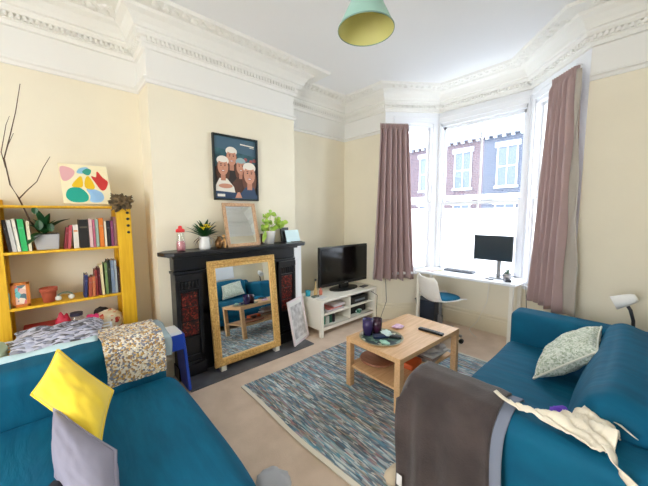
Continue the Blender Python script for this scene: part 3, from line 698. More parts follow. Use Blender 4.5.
# objects on the lowest visible shelf
c_ = ZSH['c']
def bag(name, c, r, col, label, cat, seed, z0): crumple(name, c, r, mat('fabric_'+label[:14].replace(' ', '_'), col, .7, bump=.4, bscale=20, var=.2, vscale=20), label, cat, seed=seed, amp=.3, z0=z0)
rb = thing('red_box', (-.12, -1.24, c_), 'flat red box with a pale blue patch on the lowest visible shelf', 'box')
MB().box((-.25, -1.33, c_+.001), (-.05, -1.13, c_+.17)).build('box_body', C(196, 40, 48, .4), rb, bevel=.006)
MB().box((-.05, -1.24, c_+.10), (-.048, -1.17, c_+.168)).build('patch', C(150, 208, 222, .4), rb)
crumple('red_bag', (-.09, -1.11, c_+.12), (.05, .05, .12), C(206, 44, 70, .5), 'crumpled red bag between the red box and the glass jar', 'bag', seed=9, amp=.3, z0=c_)
jr = thing('glass_jar', (-.10, -1.03, c_), 'clear glass jar with a dark lid on the lowest visible shelf', 'jar')
MB().lathe([(.0, .001), (.05, .001), (.055, .03), (.055, .17), (.036, .20), (.036, .215)], (-.10, -1.03, c_), 20, cap=False).build('jar_body', M['bottle_glass'], jr, smooth=True)
MB().lathe([(.048, .006), (.05, .03), (.05, .12), (.01, .14)], (-.10, -1.03, c_), 16).build('contents', mat('mixed_sweets', (214, 152, 130), .5, var=.5, vscale=60, rgb2=(150, 84, 78)), jr, smooth=True)
MB().lathe([(.0, .212), (.04, .212), (.04, .235), (.0, .238)], (-.10, -1.03, c_), 20, cap=False).build('lid', C(58, 54, 72, .4), jr, smooth=False)
crumple('pink_pouch', (-.09, -.93, c_+.13), (.05, .05, .07), C(232, 60, 124, .5), 'bright pink pouch on the lowest visible shelf', 'pouch', seed=12, amp=.3, z0=c_)
crumple('floral_cloth', (-.10, -.83, c_+.11), (.07, .11, .10), cells('floral_cloth_print', [(226, 208, 170), (236, 224, 196), (214, 130, 92), (232, 214, 180), (190, 60, 50), (228, 210, 176)], 45, .9, .3), 'folded cream and orange floral cloth on the lowest visible shelf', 'cloth', seed=14, amp=.25, z0=c_)
crumple('dark_hat', (-.16, -.87, c_+.19), (.05, .05, .04), C(40, 34, 36, .8), 'small black hat on the pile behind the floral cloth', 'hat', seed=17, amp=.2)

# ------------------------------------------------------------ left sofa
def rbox(a, b, r, n=5, puff=0, seed=0, amp=0.004):
    """rounded, slightly swollen block as a vertex grid"""
    a, b = V(a), V(b); c = (a+b)/2; hs = (b-a)/2; q = MB(); N = 14
    def fix(p):
        d = V((max(-1, min(1, p.x)), max(-1, min(1, p.y)), max(-1, min(1, p.z))))
        w = V((d.x*hs.x, d.y*hs.y, d.z*hs.z)); inn = V([max(-(hs[i]-r), min(hs[i]-r, w[i])) for i in range(3)])
        o = w-inn
        if o.length > 1e-9: w = inn + o.normalized()*r if o.length > r*.999 else w
        if puff:
            k = (1-d.x**4)*(1-d.y**4) if abs(d.z) > .99 else 0
            w.z += math.copysign(puff*k, d.z) if k else 0
            if abs(d.x) > .99: w.x += math.copysign(puff*(1-d.y**4)*(1-d.z**2), d.x)
            if abs(d.y) > .99: w.y += math.copysign(puff*(1-d.x**4)*(1-d.z**2), d.y)
        w = w+c; nn = d.normalized()
        return w + nn*amp*(n3(w, 4, seed)+.5*n3(w, 11, seed))
    # sample positions denser near edges
    def ss(i, h_):
        k = 4
        e = r/h_
        if i <= k: return -1 + e*(1-math.cos(PI/2*i/k)) if False else -1+e*i/k
        if i >= N-k: return 1-e*(N-i)/k
        return -1+e + (2-2*e)*(i-k)/(N-2*k)
    for ax in range(3):
        o1, o2 = [k for k in range(3) if k != ax]
        for sgn in (-1, 1):
            def fn(u, v, ax=ax, o1=o1, o2=o2, sgn=sgn):
                p = [0, 0, 0]; p[ax] = sgn; p[o1] = ss(round(u*N), hs[o1]); p[o2] = ss(round(v*N), hs[o2]); return fix(V(p))
            q.grid(fn, N, N)
    return q
ls = thing('sofa', (1.3, -1.35, 0), 'teal covered sofa in front of the yellow bookshelf, cushions on it', 'sofa', )
rbox((.50, -2.15, .10), (1.92, -.60, .30), .06, amp=.004).build('base', M['teal'], ls, smooth=True)
rbox((.78, -2.12, .20), (1.95, -.575, .445), .09, puff=.015, seed=2, amp=.012).build('seat_cushion', M['teal'], ls, smooth=True, subsurf=1)
rbox((.48, -2.15, .12), (.80, -.62, .70), .07, seed=4, amp=.006).build('backrest', M['teal'], ls, smooth=True, subsurf=1)
for x in (.58, 1.84):
    for y in (-2.05, -.70): MB().lathe([(.02, 0), (.03, .12)], (x, y, .0), 12).build('leg', C(40, 30, 26), ls)

# draped cloths: profile path (x,z) swept along y with folds
def drape(path, y0, y1, amp=.01, freq=3, seed=0, n=60, m=26, flare=0):
    pts = [V((p[0], 0, p[1])) for p in path]; L = [0]
    for i in range(1, len(pts)): L.append(L[-1]+(pts[i]-pts[i-1]).length)
    def at(t):
        s = t*L[-1]
        for i in range(1, len(pts)):
            if s <= L[i]+1e-9:
                k = (s-L[i-1])/(L[i]-L[i-1]); return pts[i-1].lerp(pts[i], k), (pts[i]-pts[i-1]).normalized()
        return pts[-1], (pts[-1]-pts[-2]).normalized()
    def fn(u, v):
        p, d = at(u); nn = V((-d.z, 0, d.x))
        if nn.z < -0.01 and False: nn = -nn
        yy = y0+(y1-y0)*v; e = abs(u-.5)*2
        o = amp*(.25+e)*(math.sin(v*freq*2*PI+seed+2*n3((u*3, v*3, seed), 1)))*.6 + amp*n3((u*4, v*5, seed), 1.5)
        return V((p.x+nn.x*o, yy+flare*e*(v-.5)+.012*n3((u*5, v*2, seed+3), 1), p.z+abs(nn.z*o)))
    q = MB(); q.grid(fn, n, m); return q
M['knit'] = cells('granny_knit', [(236, 226, 208), (214, 176, 110), (232, 222, 206), (130, 134, 150), (222, 206, 178), (176, 140, 96), (240, 234, 222), (150, 146, 150)], 95, .95, .8)
drape([(.44, .50), (.45, .70), (.52, .745), (.76, .745), (.845, .70), (.86, .50)], -.955, -.645, .006, 2, 1).build('x', M['knit']).name = 'knitted_throw'
o = bpy.data.objects['knitted_throw']; o.modifiers.new('thickness', 'SOLIDIFY').thickness = .018; tag(o, 'knitted cream, mustard and grey throw draped over the far end of the left sofa back', 'throw')
o = drape([(.43, .55), (.44, .70), (.52, .728), (.76, .728), (.828, .70), (.832, .58)], -.66, -.605, .004, 1, 2, m=6).build('grey_cloth', C(150, 168, 178, .9), smooth=True, solid=.008)
tag(o, 'grey blue cloth edge showing beside the knitted throw on the sofa back', 'cloth')

# pillows spanned by four corners
def pillow(corners, thick, mt, name, label, seed=0, pinch=.06, wr=.012, piping=None, group=None):
    A, B, C4, D = [V(c) for c in corners]; nn = (B-A).cross(D-A).normalized(); N = 26; q = MB()
    ctr = (A+B+C4+D)/4
    def fn(s):
        def f(u, v):
            a = u*2-1; b_ = v*2-1
            p = A*(1-u)*(1-v)+B*u*(1-v)+C4*u*v+D*(1-u)*v
            k = 1-pinch*(1-a*a)*(b_**4) - pinch*(1-b_*b_)*(a**4)
            p = ctr+(p-ctr)*k
            h = ((1-a**2)*(1-b_**2))**.42 if abs(a) < 1 and abs(b_) < 1 else 0
            w = wr*(n3((u*3.5, v*3.5, s), 1, seed)+.6*n3((u*9, v*9, s), 1, seed))*min(1, h*1.6)
            return p + nn*(s*thick/2*h + w)
        return f
    q.grid(fn(1), N, N); q.grid(fn(-1), N, N)
    t = thing(name, tuple(V((ctr.x, ctr.y, min(c.z for c in (A, B, C4, D))))), label, 'cushion', group)
    q.build('cover', mt, t, smooth=True)
    if piping:
        e = []; f = fn(1)
        for k in range(N+1): e.append(f(k/N, 0))
        for k in range(1, N+1): e.append(f(1, k/N))
        for k in range(1, N+1): e.append(f(1-k/N, 1))
        for k in range(1, N+1): e.append(f(0, 1-k/N))
        MB().tube(e, .006, 6).build('piping', piping, t, smooth=True)
    return t
M['yellow_velvet'] = mat('mustard_yellow_cushion', (248, 216, 50), .7, bump=.25, bscale=14, sheen=.4, var=.06, vscale=6)
M['grey_cushion'] = mat('lilac_grey_cushion', (142, 140, 158), .8, bump=.15, bscale=20)
pillow([(.84, -1.145, .79), (.95, -1.25, .64), (1.36, -1.04, .49), (1.02, -.945, .56)], .19, M['yellow_velvet'], 'cushion', 'bright yellow cushion leaning on the left sofa', 2, piping=M['yellow_velvet'])
pillow([(1.11, -1.172, .615), (1.40, -1.178, .49), (1.92, -1.04, .48), (1.52, -1.00, .565)], .15, M['grey_cushion'], 'cushion', 'lilac grey cushion lying below the yellow one on the left sofa', 5, wr=.008, piping=M['grey_cushion'])
crumple('black_garment', (1.62, -1.20, .505), (.15, .08, .045), C(26, 26, 40, .9), 'black garment crumpled beside the grey cushion at the bottom of the picture', 'clothing', seed=21, amp=.4)

# clothes airer behind the sofa, covered by a printed sheet
ar = thing('clothes_airer', (.22, -1.2, 0), 'white clothes airer behind the left sofa back, mostly under washing', 'clothes airer')
for y in (-1.75, -.83):
    q = MB(); q.tube([(.02, y, .01), (.42, y, .635)], .008); q.tube([(.42, y, .01), (.02, y, .635)], .008); q.build('leg_frame', M['white_paint'], ar, smooth=True)
q = MB()
for x in (.02, .10, .18, .26, .34, .42): q.tube([(x, -1.75, .635), (x, -.83, .635)], .006)
q.build('rails', M['white_paint'], ar, smooth=True)
M['print_sheet'] = cells('blue_grey_print', [(198, 202, 222), (120, 124, 144), (214, 216, 232), (164, 170, 196), (88, 88, 96), (206, 208, 226), (150, 150, 160), (190, 196, 220)], 58, .9, .4, vec=(1, .55, 1))
def sheet(u, v):
    x = -.03+.53*u; y = -1.36+.46*v
    ed = min(1, 4*u, 4*(1-u)+.1, 5*v+.1, 5*(1-v))
    z = .668+.045*ed + .03*n3((x*7, y*7, 0), 1)+.014*n3((x*18, y*18, 3), 1)-.07*max(0, 1-6*v)*0
    if u > .93: z -= .05
    return V((x+.02*n3((y*6, 0, 0), 1), y+.03*n3((x*6, 1, 0), 1), z))
q = MB(); q.grid(sheet, 56, 56); tag(q.build('printed_sheet', M['print_sheet'], smooth=True, solid=.02), 'blue grey and white patterned bed linen heaped on the airer behind the sofa', 'bed linen')
def rim(u, v):
    y = -1.62+.66*u; x = .56+.06*v - .04*u
    return V((x, y, .709-.015*v*v+.004*math.sin(u*20)))
q = MB(); q.grid(rim, 30, 6); tag(q.build('white_towel', C(196, 224, 232, .8), smooth=True, solid=.012), 'pale blue white towel along the top of the left sofa back', 'towel')
crumple('green_cloth', (.36, -1.50, .70), (.16, .13, .06), C(188, 204, 172, .9), 'pale green cloth at the left edge of the airer', 'cloth', seed=31, amp=.25)

# blue step stool
st = thing('step_stool', (.24, -.43, 0), 'blue plastic stool with a white top between the left sofa and the fireplace', 'stool')
q = MB(); q.hexa([(.13, -.52, .50), (.33, -.52, .50), (.33, -.385, .50), (.13, -.385, .50), (.14, -.51, .53), (.32, -.51, .53), (.32, -.395, .53), (.14, -.395, .53)]); q.build('seat', C(236, 240, 246, .4), st, bevel=.008)
for yb, yt, s in ((-.355, -.385, 1), (-.56, -.52, -1)):
    q = MB(); q.hexa([(.36, yb-.012, 0), (.36, yb+.012, 0), (.11, yb+.012, 0), (.11, yb-.012, 0), (.335, yt-.012, .505), (.335, yt+.012, .505), (.13, yt+.012, .505), (.13, yt-.012, .505)]); q.build('side_panel', C(18, 72, 190, .35), st, bevel=.006)
q = MB(); q.hexa([(.335, -.52, .38), (.35, -.52, .38), (.35, -.38, .38), (.335, -.38, .38), (.325, -.52, .505), (.34, -.52, .505), (.34, -.385, .505), (.325, -.385, .505)]); q.build('apron', C(18, 72, 190, .35), st, bevel=.004)

# ------------------------------------------------------------ rug, table
def rugmat():
    mt = bpy.data.materials.new('woven_rag_rug'); mt.use_nodes = True; n = mt.node_tree; b = n.nodes['Principled BSDF']; b.inputs['Roughness'].default_value = .95
    tc = n.nodes.new('ShaderNodeTexCoord'); mp = n.nodes.new('ShaderNodeMapping'); mp.inputs['Scale'].default_value = (1, 14, 1)
    n.links.new(tc.outputs['Object'], mp.inputs[0])
    sx = n.nodes.new('ShaderNodeMapping'); sx.inputs['Scale'].default_value = (17, 115, 1); n.links.new(tc.outputs['Object'], sx.inputs[0])
    vo = n.nodes.new('ShaderNodeTexVoronoi'); vo.inputs['Scale'].default_value = 1.0; n.links.new(sx.outputs[0], vo.inputs['Vector'])
    sp = n.nodes.new('ShaderNodeSeparateColor'); n.links.new(vo.outputs['Color'], sp.inputs[0])
    r = n.nodes.new('ShaderNodeValToRGB'); r.color_ramp.interpolation = 'CONSTANT'
    cols = [(88, 112, 134), (206, 210, 210), (70, 88, 108), (146, 156, 156), (168, 120, 126), (84, 140, 160), (222, 220, 212), (128, 132, 116), (64, 72, 86), (176, 160, 148)]
    e = r.color_ramp.elements; e[0].color = srgb(*cols[0]); e[1].position = .1; e[1].color = srgb(*cols[1])
    for i, c in enumerate(cols[2:], 2): k = e.new(i/10); k.color = srgb(*c)
    n.links.new(sp.outputs[0], r.inputs[0])
    # broad bands across the rug
    nz = n.nodes.new('ShaderNodeTexNoise'); nz.inputs['Scale'].default_value = 1.6; nz.inputs['Detail'].default_value = 6; n.links.new(mp.outputs[0], nz.inputs['Vector'])
    r2 = n.nodes.new('ShaderNodeValToRGB'); e = r2.color_ramp.elements
    e[0].position = .36; e[0].color = srgb(112, 108, 92); e[1].position = .62; e[1].color = srgb(190, 220, 230)
    k = e.new(.47); k.color = srgb(150, 146, 146); k = e.new(.54); k.color = srgb(96, 142, 164)
    n.links.new(nz.outputs[0], r2.inputs[0])
    mx = n.nodes.new('ShaderNodeMix'); mx.data_type = 'RGBA'; mx.inputs[0].default_value = .38
    n.links.new(r.outputs[0], mx.inputs[6]); n.links.new(r2.outputs[0], mx.inputs[7]); n.links.new(mx.outputs[2], b.inputs['Base Color'])
    bp = n.nodes.new('ShaderNodeBump'); bp.inputs['Strength'].default_value = .6; bp.inputs['Distance'].default_value = .01
    n.links.new(vo.outputs['Distance'], bp.inputs['Height']); n.links.new(bp.outputs[0], b.inputs['Normal'])
    return mt
rg = thing('rug', (1.3, .95, 0), 'blue grey multicoloured woven rag rug under the coffee table', 'rug')
def rugf(zz):
    def f(u, v):
        x = .60+1.55*u; y = .0+1.97*v
        wob = .012*math.sin(u*7+1)*(1-v)
        return V((x+.008*math.sin(v*9), y+wob+.015*u*(1-v), zz+(.002*n3((x*4, y*4, 0), 1))))
    return f
q = MB(); q.grid(rugf(.008), 40, 40); q.build('woven_field', rugmat(), rg, solid=.010)
q = MB(); q.grid(lambda u, v: V((.60+1.55*u, -.03+.012*math.sin(u*7+1)+.015*u+.034*v, .006+.003*v)), 30, 2); q.build('end_binding', C(226, 220, 206, .9), rg, solid=.008)
q = MB(); q.grid(lambda u, v: V((.60+1.55*u, 1.966+.03*v, .008)), 30, 2); q.build('end_binding', C(226, 220, 206, .9), rg, solid=.008)

ct = thing('coffee_table', (1.5, 1.1, 0), 'birch veneer coffee table with a lower shelf standing on the rug', 'table')
ang = math.radians(-2.4); TX = Matrix.Translation((1.195, .67, .0145)) @ Matrix.Rotation(ang, 4, 'Z')
def T(): q = MB(); q.X = TX; return q
ZT = .4445
T().box((0, 0, .39), (.55, .90, .43)).build('tabletop', M['birch'], ct, bevel=.003)
for x in (.0, .50):
    for y in (0, .85): T().box((x+.0005, y+.0005, 0), (x+.0495, y+.0495, .39)).build('leg', M['birch'], ct, bevel=.002)
T().box((.0495, .02, .165), (.5005, .88, .183)).build('lower_shelf', M['birch'], ct)
T().box((.004, .0495, .160), (.05, .8505, .186)).build('shelf_rail', M['birch'], ct)
def tl(x, y, z=0): return TX @ V((x, y, z))
# tray and its contents
c0 = tl(.215, .20, .43); tr_ = thing('round_tray', tuple(c0), 'round glass edged tray at the near end of the coffee table', 'tray')
zt = c0.z
MB().lathe([(.0, .001), (.17, .001), (.185, .012), (.180, .014), (.165, .006), (.0, .006)], (c0.x, c0.y, zt), 36, cap=False).build('tray_base', C(176, 168, 138, .25), tr_, smooth=False)
MB().lathe([(.165, .0065), (.14, .0067), (.0, .0068)], (c0.x, c0.y, zt), 36, cap=False).build('tray_print', cells('tray_pattern', [(82, 112, 100), (44, 60, 62), (120, 148, 132), (196, 196, 176), (60, 84, 80)], 22, .35, 0), tr_)
for k, (dx, dy, hh, lb) in enumerate(((-.115, -.035, .135, 'dark purple glass tumbler nearer the left edge of the coffee table'), (-.085, .05, .125, 'dark plum glass tumbler behind the purple one on the coffee table'))):
    q = MB().lathe([(.0, .0), (.040, 0), (.046, hh*.5), (.046, hh), (.042, hh), (.038, .012), (.0, .010)], (c0.x+dx, c0.y+dy, zt+.0075), 24, cap=False)
    tag(q.build('tumbler', C((52, 60)[k], (40, 28)[k], (92, 50)[k], .15), smooth=True), lb, 'glass')
def slab(name, c, L, w, h, rz, mt, label, cat, parts=None, group=None):
    q = MB(); q.X = Matrix.Translation(c) @ Matrix.Rotation(rz, 4, 'Z'); q.box((-L/2, -w/2, 0), (L/2, w/2, h)); return tag(q.build(name, mt, bevel=min(h, w)*.3), label, cat, group)
slab('remote_control', (c0.x+.06, c0.y+.06, zt+.0085), .17, .042, .018, .5, M['black'], 'black remote control lying on the round tray', 'remote control')
slab('spectacle_case', (c0.x+.01, c0.y-.02, zt+.0085), .13, .05, .03, .9, C(28, 44, 78, .4), 'navy blue spectacle case on the round tray', 'case')
crumple('paper_tissue', (c0.x+.035, c0.y+.03, zt+.045), (.05, .035, .02), C(206, 226, 224, .8), 'crumpled pale tissue on the round tray', 'tissue', seed=41, amp=.4)
crumple('paper_tissue', (c0.x+.10, c0.y-.09, zt+.022), (.045, .025, .012), C(170, 214, 196, .8), 'crumpled mint green wrapper at the tray edge nearest the camera', 'wrapper', seed=45, amp=.4)
c1 = tl(.175, .50, .43); crumple('pink_wrapper', (c1.x, c1.y, c1.z+.012), (.045, .05, .012), mat('pink_wrapper', (236, 206, 222), .6, var=.3, vscale=40, rgb2=(198, 150, 196)), 'crumpled pale pink wrapper in the middle of the coffee table', 'wrapper', seed=47, amp=.4)
c2 = tl(.43, .62, .431); rc = thing('remote_control', tuple(c2), 'long black television remote control on the right side of the coffee table', 'remote control')
q = MB(); q.X = Matrix.Translation(c2) @ Matrix.Rotation(.05, 4, 'Z'); q.box((-.11, -.022, 0), (.11, .022, .02)); q.build('body', M['black'], rc, bevel=.006)
q = MB(); q.X = Matrix.Translation(c2) @ Matrix.Rotation(.05, 4, 'Z')
for i in range(9):
    for j in range(3): q.box((-.095+i*.02, -.015+j*.012, .02), (-.083+i*.02, -.008+j*.012, .0215))
o = q.build('buttons', C(70, 70, 74, .4), rc); o['kind'] = 'stuff'
# under the table
c3 = tl(.14, .25, .183); bd = thing('wooden_board', tuple(c3), 'round reddish brown wooden turntable on the lower shelf of the coffee table', 'turntable')
MB().lathe([(.0, .001), (.06, .001), (.06, .012), (.15, .014), (.155, .022), (.15, .030), (.0, .030)], tuple(c3), 36, cap=False).build('board', wood('red_brown_wood', (158, 104, 76), (136, 84, 58), (4, 30, 30)), bd, smooth=False)
c3b = (c3.x+.05, c3.y+.04, c3.z+.0315)
tag(MB().lathe([(.0, .0), (.025, 0), (.05, .03), (.05, .035), (.045, .035), (.022, .006), (.0, .006)], c3b, 20, cap=False).build('small_bowl', C(58, 34, 30, .5), smooth=True), 'small dark bowl on the round wooden turntable', 'bowl')
c4 = tl(.38, .40, .184); slab('orange_book', (c4.x, c4.y, c4.z+.0005), .12, .19, .05, .1, C(206, 92, 40, .6), 'orange covered book on the lower shelf of the coffee table', 'book')
c5 = tl(.40, .66, .184)
for k, (cc, lb) in enumerate((((176, 172, 166), 'grey magazine at the bottom of the pile under the coffee table'), ((150, 132, 128), 'brownish magazine in the middle of the pile under the coffee table'), ((206, 204, 204), 'light magazine on top of the pile under the coffee table'))):
    slab('magazine', (c5.x+.01*k, c5.y+.012*k, c5.z+.0005+k*.0215), .16, .26, .02, .12-.1*k, C(*cc, .5), lb, 'magazine', group='magazines under the coffee table')
crumple('plastic_bag', (c5.x+.02, c5.y+.01, c5.z+.092), (.09, .12, .025), mat('grey_plastic_bag', (178, 176, 180), .3, bump=.5, bscale=20), 'crumpled grey plastic bag on the magazines under the coffee table', 'bag', seed=51, amp=.35)

# ------------------------------------------------------------ tv stand, tv
ts = thing('tv_stand', (.1, 1.7, 0), 'white media unit with four open compartments under the television', 'tv stand')
x0, x1, yA, yB, zt = -.13, .325, 1.165, 2.235, .455
MB().box((x0, yA, zt-.03), (x1, yB, zt)).build('top', M['white_furn'], ts, bevel=.003)
for x in (x0, x1-.045):
    for y in (yA, yB-.045): MB().box((x, y, 0), (x+.045, y+.045, zt-.03)).build('leg', M['white_furn'], ts, bevel=.002)
for y in (yA+.012, yB-.03): MB().box((x0+.045, y, .08), (x1-.045, y+.018, zt-.03)).build('side_panel', M['white_furn'], ts)
MB().box((x0+.005, yA+.045, .08), (x0+.015, yB-.045, zt-.03)).build('back_panel', M['white_furn'], ts)
MB().box((x0+.015, yA+.03, .25), (x1-.03, yB-.03, .268)).build('shelf', M['white_furn'], ts)
MB().box((x0+.015, yA+.03, .10), (x1-.01, yB-.03, .118)).build('bottom_shelf', M['white_furn'], ts)
MB().box((x0+.015, 1.70, .118), (x1-.03, 1.718, .25)).build('divider', M['white_furn'], ts); MB().box((x0+.015, 1.70, .268), (x1-.03, 1.718, zt-.03)).build('divider', M['white_furn'], ts)
MB().box((x1-.03, yA+.045, .075), (x1-.012, yB-.045, .118)).build('front_rail', M['white_furn'], ts)
for y0_, y1_, z0_, z1_, x_, cc, nm, lb in [
    (1.32, 1.62, .2685, .285, .22, (206, 196, 200), 'magazine', 'pale magazine at the bottom of the upper left compartment of the media unit'),
    (1.36, 1.60, .2855, .305, .20, (212, 122, 112), 'magazine', 'salmon magazine on the pale one in the media unit'),
    (1.45, 1.64, .3055, .335, .21, (222, 214, 214), 'magazine', 'white booklet on top of the pile in the media unit'),
    (1.22, 1.33, .2685, .33, .16, (92, 86, 84), 'storage_box', 'dark grey box at the left of the upper left compartment'),
    (1.22, 1.30, .1185, .225, .20, (46, 122, 96), 'game_case', 'green game case at the left of the lower left compartment'),
    (1.305, 1.36, .1185, .22, .21, (206, 214, 206), 'game_case', 'pale game case right of the green one in the lower left compartment'),
    (1.365, 1.42, .1185, .235, .20, (30, 92, 70), 'game_case', 'dark green game case in the lower left compartment'),
    (1.425, 1.46, .1185, .22, .21, (48, 40, 44), 'game_case', 'black game case in the lower left compartment')]:
    tag(MB().box((x_-.2, y0_, z0_+.0005), (x_+.05, y1_, z1_)).build(nm, C(*cc, .5), bevel=.003), lb, {'magazine': 'magazine', 'storage_box': 'box', 'game_case': 'case'}[nm], 'game cases in the media unit' if nm == 'game_case' else None)
rcv = thing('set_top_box', (.1, 1.94, .268), 'black set top box in the upper right compartment of the media unit', 'set top box')
MB().box((-.05, 1.76, .2685), (.26, 2.12, .36)).build('case', M['black'], rcv, bevel=.004)
MB().box((.26, 1.84, .30), (.263, 2.05, .325)).build('display', C(120, 130, 140, .3), rcv)
MB().box((.02, 1.75, .1185), (.22, 2.12, .215)).build('x', M['black'], bevel=.006).name = 'games_console'
tag(bpy.data.objects['games_console'], 'black games console in the lower right compartment of the media unit', 'games console')
crumple('green_packet', (.255, 1.93, .15), (.025, .06, .03), cells('green_packet_print', [(52, 130, 104), (176, 214, 196), (40, 96, 80), (210, 220, 214)], 40, .4, 0), 'green and white packet leaning in front of the games console', 'packet', seed=61, amp=.3, z0=.1185)

tv = thing('television', (.09, 1.835, zt), 'large black flat screen television on the white media unit', 'television')
TVX = Matrix.Translation((.085, 1.835, 0)) @ Matrix.Rotation(-.05, 4, 'Z')
q = MB(); q.X = TVX; q.box((-.03, -.47, .53), (.018, .47, 1.06)); q.build('casing', M['black'], tv, bevel=.008)
q = MB(); q.X = TVX; q.box((.018, -.445, .575), (.021, .445, 1.035)); q.build('screen', M['screen'], tv)
q = MB(); q.X = TVX; q.box((.018, -.03, .543), (.0205, .03, .551)); q.build('badge', M['grey_metal'], tv)
q = MB(); q.box((.04, 1.75, zt+.012), (.08, 1.91, zt+.10)); q.build('neck', M['black'], tv)
q = MB(); q.X = Matrix.Translation((.06, 1.83, zt+.0005)) @ Matrix.Scale(1.75, 4, (0, 1, 0)); q.lathe([(.14, 0), (.14, .008), (.10, .014), (.0, .018)], (0, 0, 0), 40); q.build('base', M['black'], tv, smooth=False)
slab('phone', (.20, 2.10, zt+.0005), .07, .13, .012, .1, C(50, 50, 54, .3), 'dark phone at the right end of the media unit top', 'phone')
slab('envelope', (.20, 1.29, zt+.0005), .09, .12, .004, .2, C(218, 220, 222, .6), 'pale envelope at the left end of the media unit top', 'envelope')
slab('small_case', (.13, 1.24, zt+.0005), .05, .10, .018, .1, C(70, 84, 80, .4), 'small dark green case at the left end of the media unit top', 'case')
tag(MB().lathe([(.0, 0), (.03, 0), (.034, .07), (.030, .07), (.026, .008), (.0, .008)], (.03, 1.205, zt+.0005), 20, cap=False).build('tumbler', C(36, 150, 170, .3), smooth=True), 'turquoise tumbler at the left corner of the media unit', 'glass')
bt = thing('diffuser_bottle', (.07, 1.30, zt), 'thin necked amber bottle with a dark tip on the media unit', 'bottle')
MB().lathe([(.022, .0005), (.026, .02), (.022, .07), (.008, .10), (.007, .19), (.0, .19)], (.07, 1.30, zt), 16, cap=False).build('bottle_body', C(206, 172, 116, .3), bt, smooth=True)
MB().lathe([(.012, .185), (.014, .21), (.0, .215)], (.07, 1.30, zt), 12, cap=False).build('stopper', M['black'], bt, smooth=True)
tag(MB().lathe([(.0, 0), (.022, 0), (.024, .05), (.012, .07), (.012, .09), (.0, .09)], (.10, 1.36, zt+.0005), 16, cap=False).build('perfume_bottle', C(196, 110, 90, .3), smooth=True), 'small copper coloured bottle beside the amber one on the media unit', 'bottle')
for k, pts in enumerate(([(.345, 2.08, .42), (.40, 2.15, .36), (.36, 2.19, .14), (.42, 2.12, .008), (.50, 2.05, .006)], [(.50, 2.2, .60), (.54, 2.17, .3), (.48, 2.12, .05), (.42, 2.10, .014)])):
    tag(MB().tube(pts, .004, 6).build('power_cable', C(60, 58, 56), smooth=True), ('dark cable hanging beside the right leg of the media unit', 'dark cable hanging down below the left curtain')[k], 'cable')

# leaning print beside the fireplace
lp, X, w, h = framed('leaning_print', [(.315, .785, .0135), (.18, 1.10, .0135), (.097, 1.065, .51), (.232, .75, .51)], .022, .02, C(232, 220, 224, .5),
    'white framed print leaning between the fireplace and the media unit', 'picture', C(228, 226, 224, .5), 'mount')
q = MB(); q.X = X
q.box((.05, .06, -.012), (w-.05, h-.07, -.0105))
q.build('drawing', mat('grey_drawing', (170, 166, 168), .7, var=.5, vscale=14, rgb2=(222, 220, 220)), lp)

# ------------------------------------------------------------ curtains
def curtain(name, top, bot, zt_, zb, label, pleats, n, seed, lining=None):
    (tx0, ty0), (tx1, ty1) = top; (bx0, by0), (bx1, by1) = bot
    t = thing(name, ((bx0+bx1)/2, (by0+by1)/2, zb), label, 'curtain', 'curtains of the bay')
    dd = V((tx1-tx0, ty1-ty0, 0)).normalized(); nn = V((dd.y, -dd.x, 0))
    def fn(u, v):
        k = v**1.15; x = tx0+(tx1-tx0)*u; y = ty0+(ty1-ty0)*u; xb = bx0+(bx1-bx0)*u; yb = by0+(by1-by0)*u
        z = zt_+(zb-zt_)*v + (.012*math.sin(u*23+seed)*v)
        amp = .040+.020*v; ph = u*pleats*2*PI + .5*math.sin(v*3+seed)+.5*math.sin(u*9+seed)
        o = amp*math.sin(ph)+.012*n3((u*6, v*3, seed), 1)
        if v < .035: o = .022*math.sin(u*pleats*4*PI)*(1-.3*v/.035)
        s = .010*math.cos(ph)*v
        return V((x+(xb-x)*k, y+(yb-y)*k, z))+nn*o+dd*s
    q = MB(); q.grid(fn, pleats*14, 44); q.build('cloth', M['curtain'], t, smooth=True, solid=.004)
    q = MB(); q.grid(lambda u, v: fn(u, v*.034)+nn*.004, pleats*14, 3); q.build('heading_tape', M['curtain'], t, smooth=True)
    if lining:
        def lf(u, v):
            w_ = .028+.115*v**1.3; k = v**1.15
            x = tx1*(1-k)+bx1*k; y = ty1*(1-k)+by1*k
            return V((x, y, (zt_-.03)+(zb+.01-zt_+.03)*v)) + dd*(w_*u-.012) - nn*(.012*u) + nn*.008*math.sin(v*17+u*4)
        q = MB(); q.grid(lf, 8, 40); part_label(q.build('lining', M['lining'], t, smooth=True, solid=.003), 'shiny grey turned back lining')
    return t
curtain('curtain', ((.43, 2.12), (.66, 2.43)), ((.37, 2.06), (.74, 2.53)), 2.665, .585, 'mauve pleated curtain hanging at the left side of the bay behind the television', 6, 0, 1.0)
curtain('curtain', ((2.21, 2.35), (2.405, 2.15)), ((2.11, 2.50), (2.425, 2.145)), 2.70, .60, 'mauve pleated curtain with grey lining at the right side of the bay', 5, 0, 2.3, lining=True)
for k, (p, q_, lb) in enumerate((((.46, 2.17, 2.665), (.66, 2.437, 2.665), 'white curtain rail over the left side of the bay'), ((2.42, 2.17, 2.70), (2.22, 2.39, 2.70), 'white curtain rail over the right side of the bay'))):
    tag(MB().tube([p, q_], .009, 10).build('curtain_rail', M['white_paint'], smooth=True), lb, 'curtain rail')

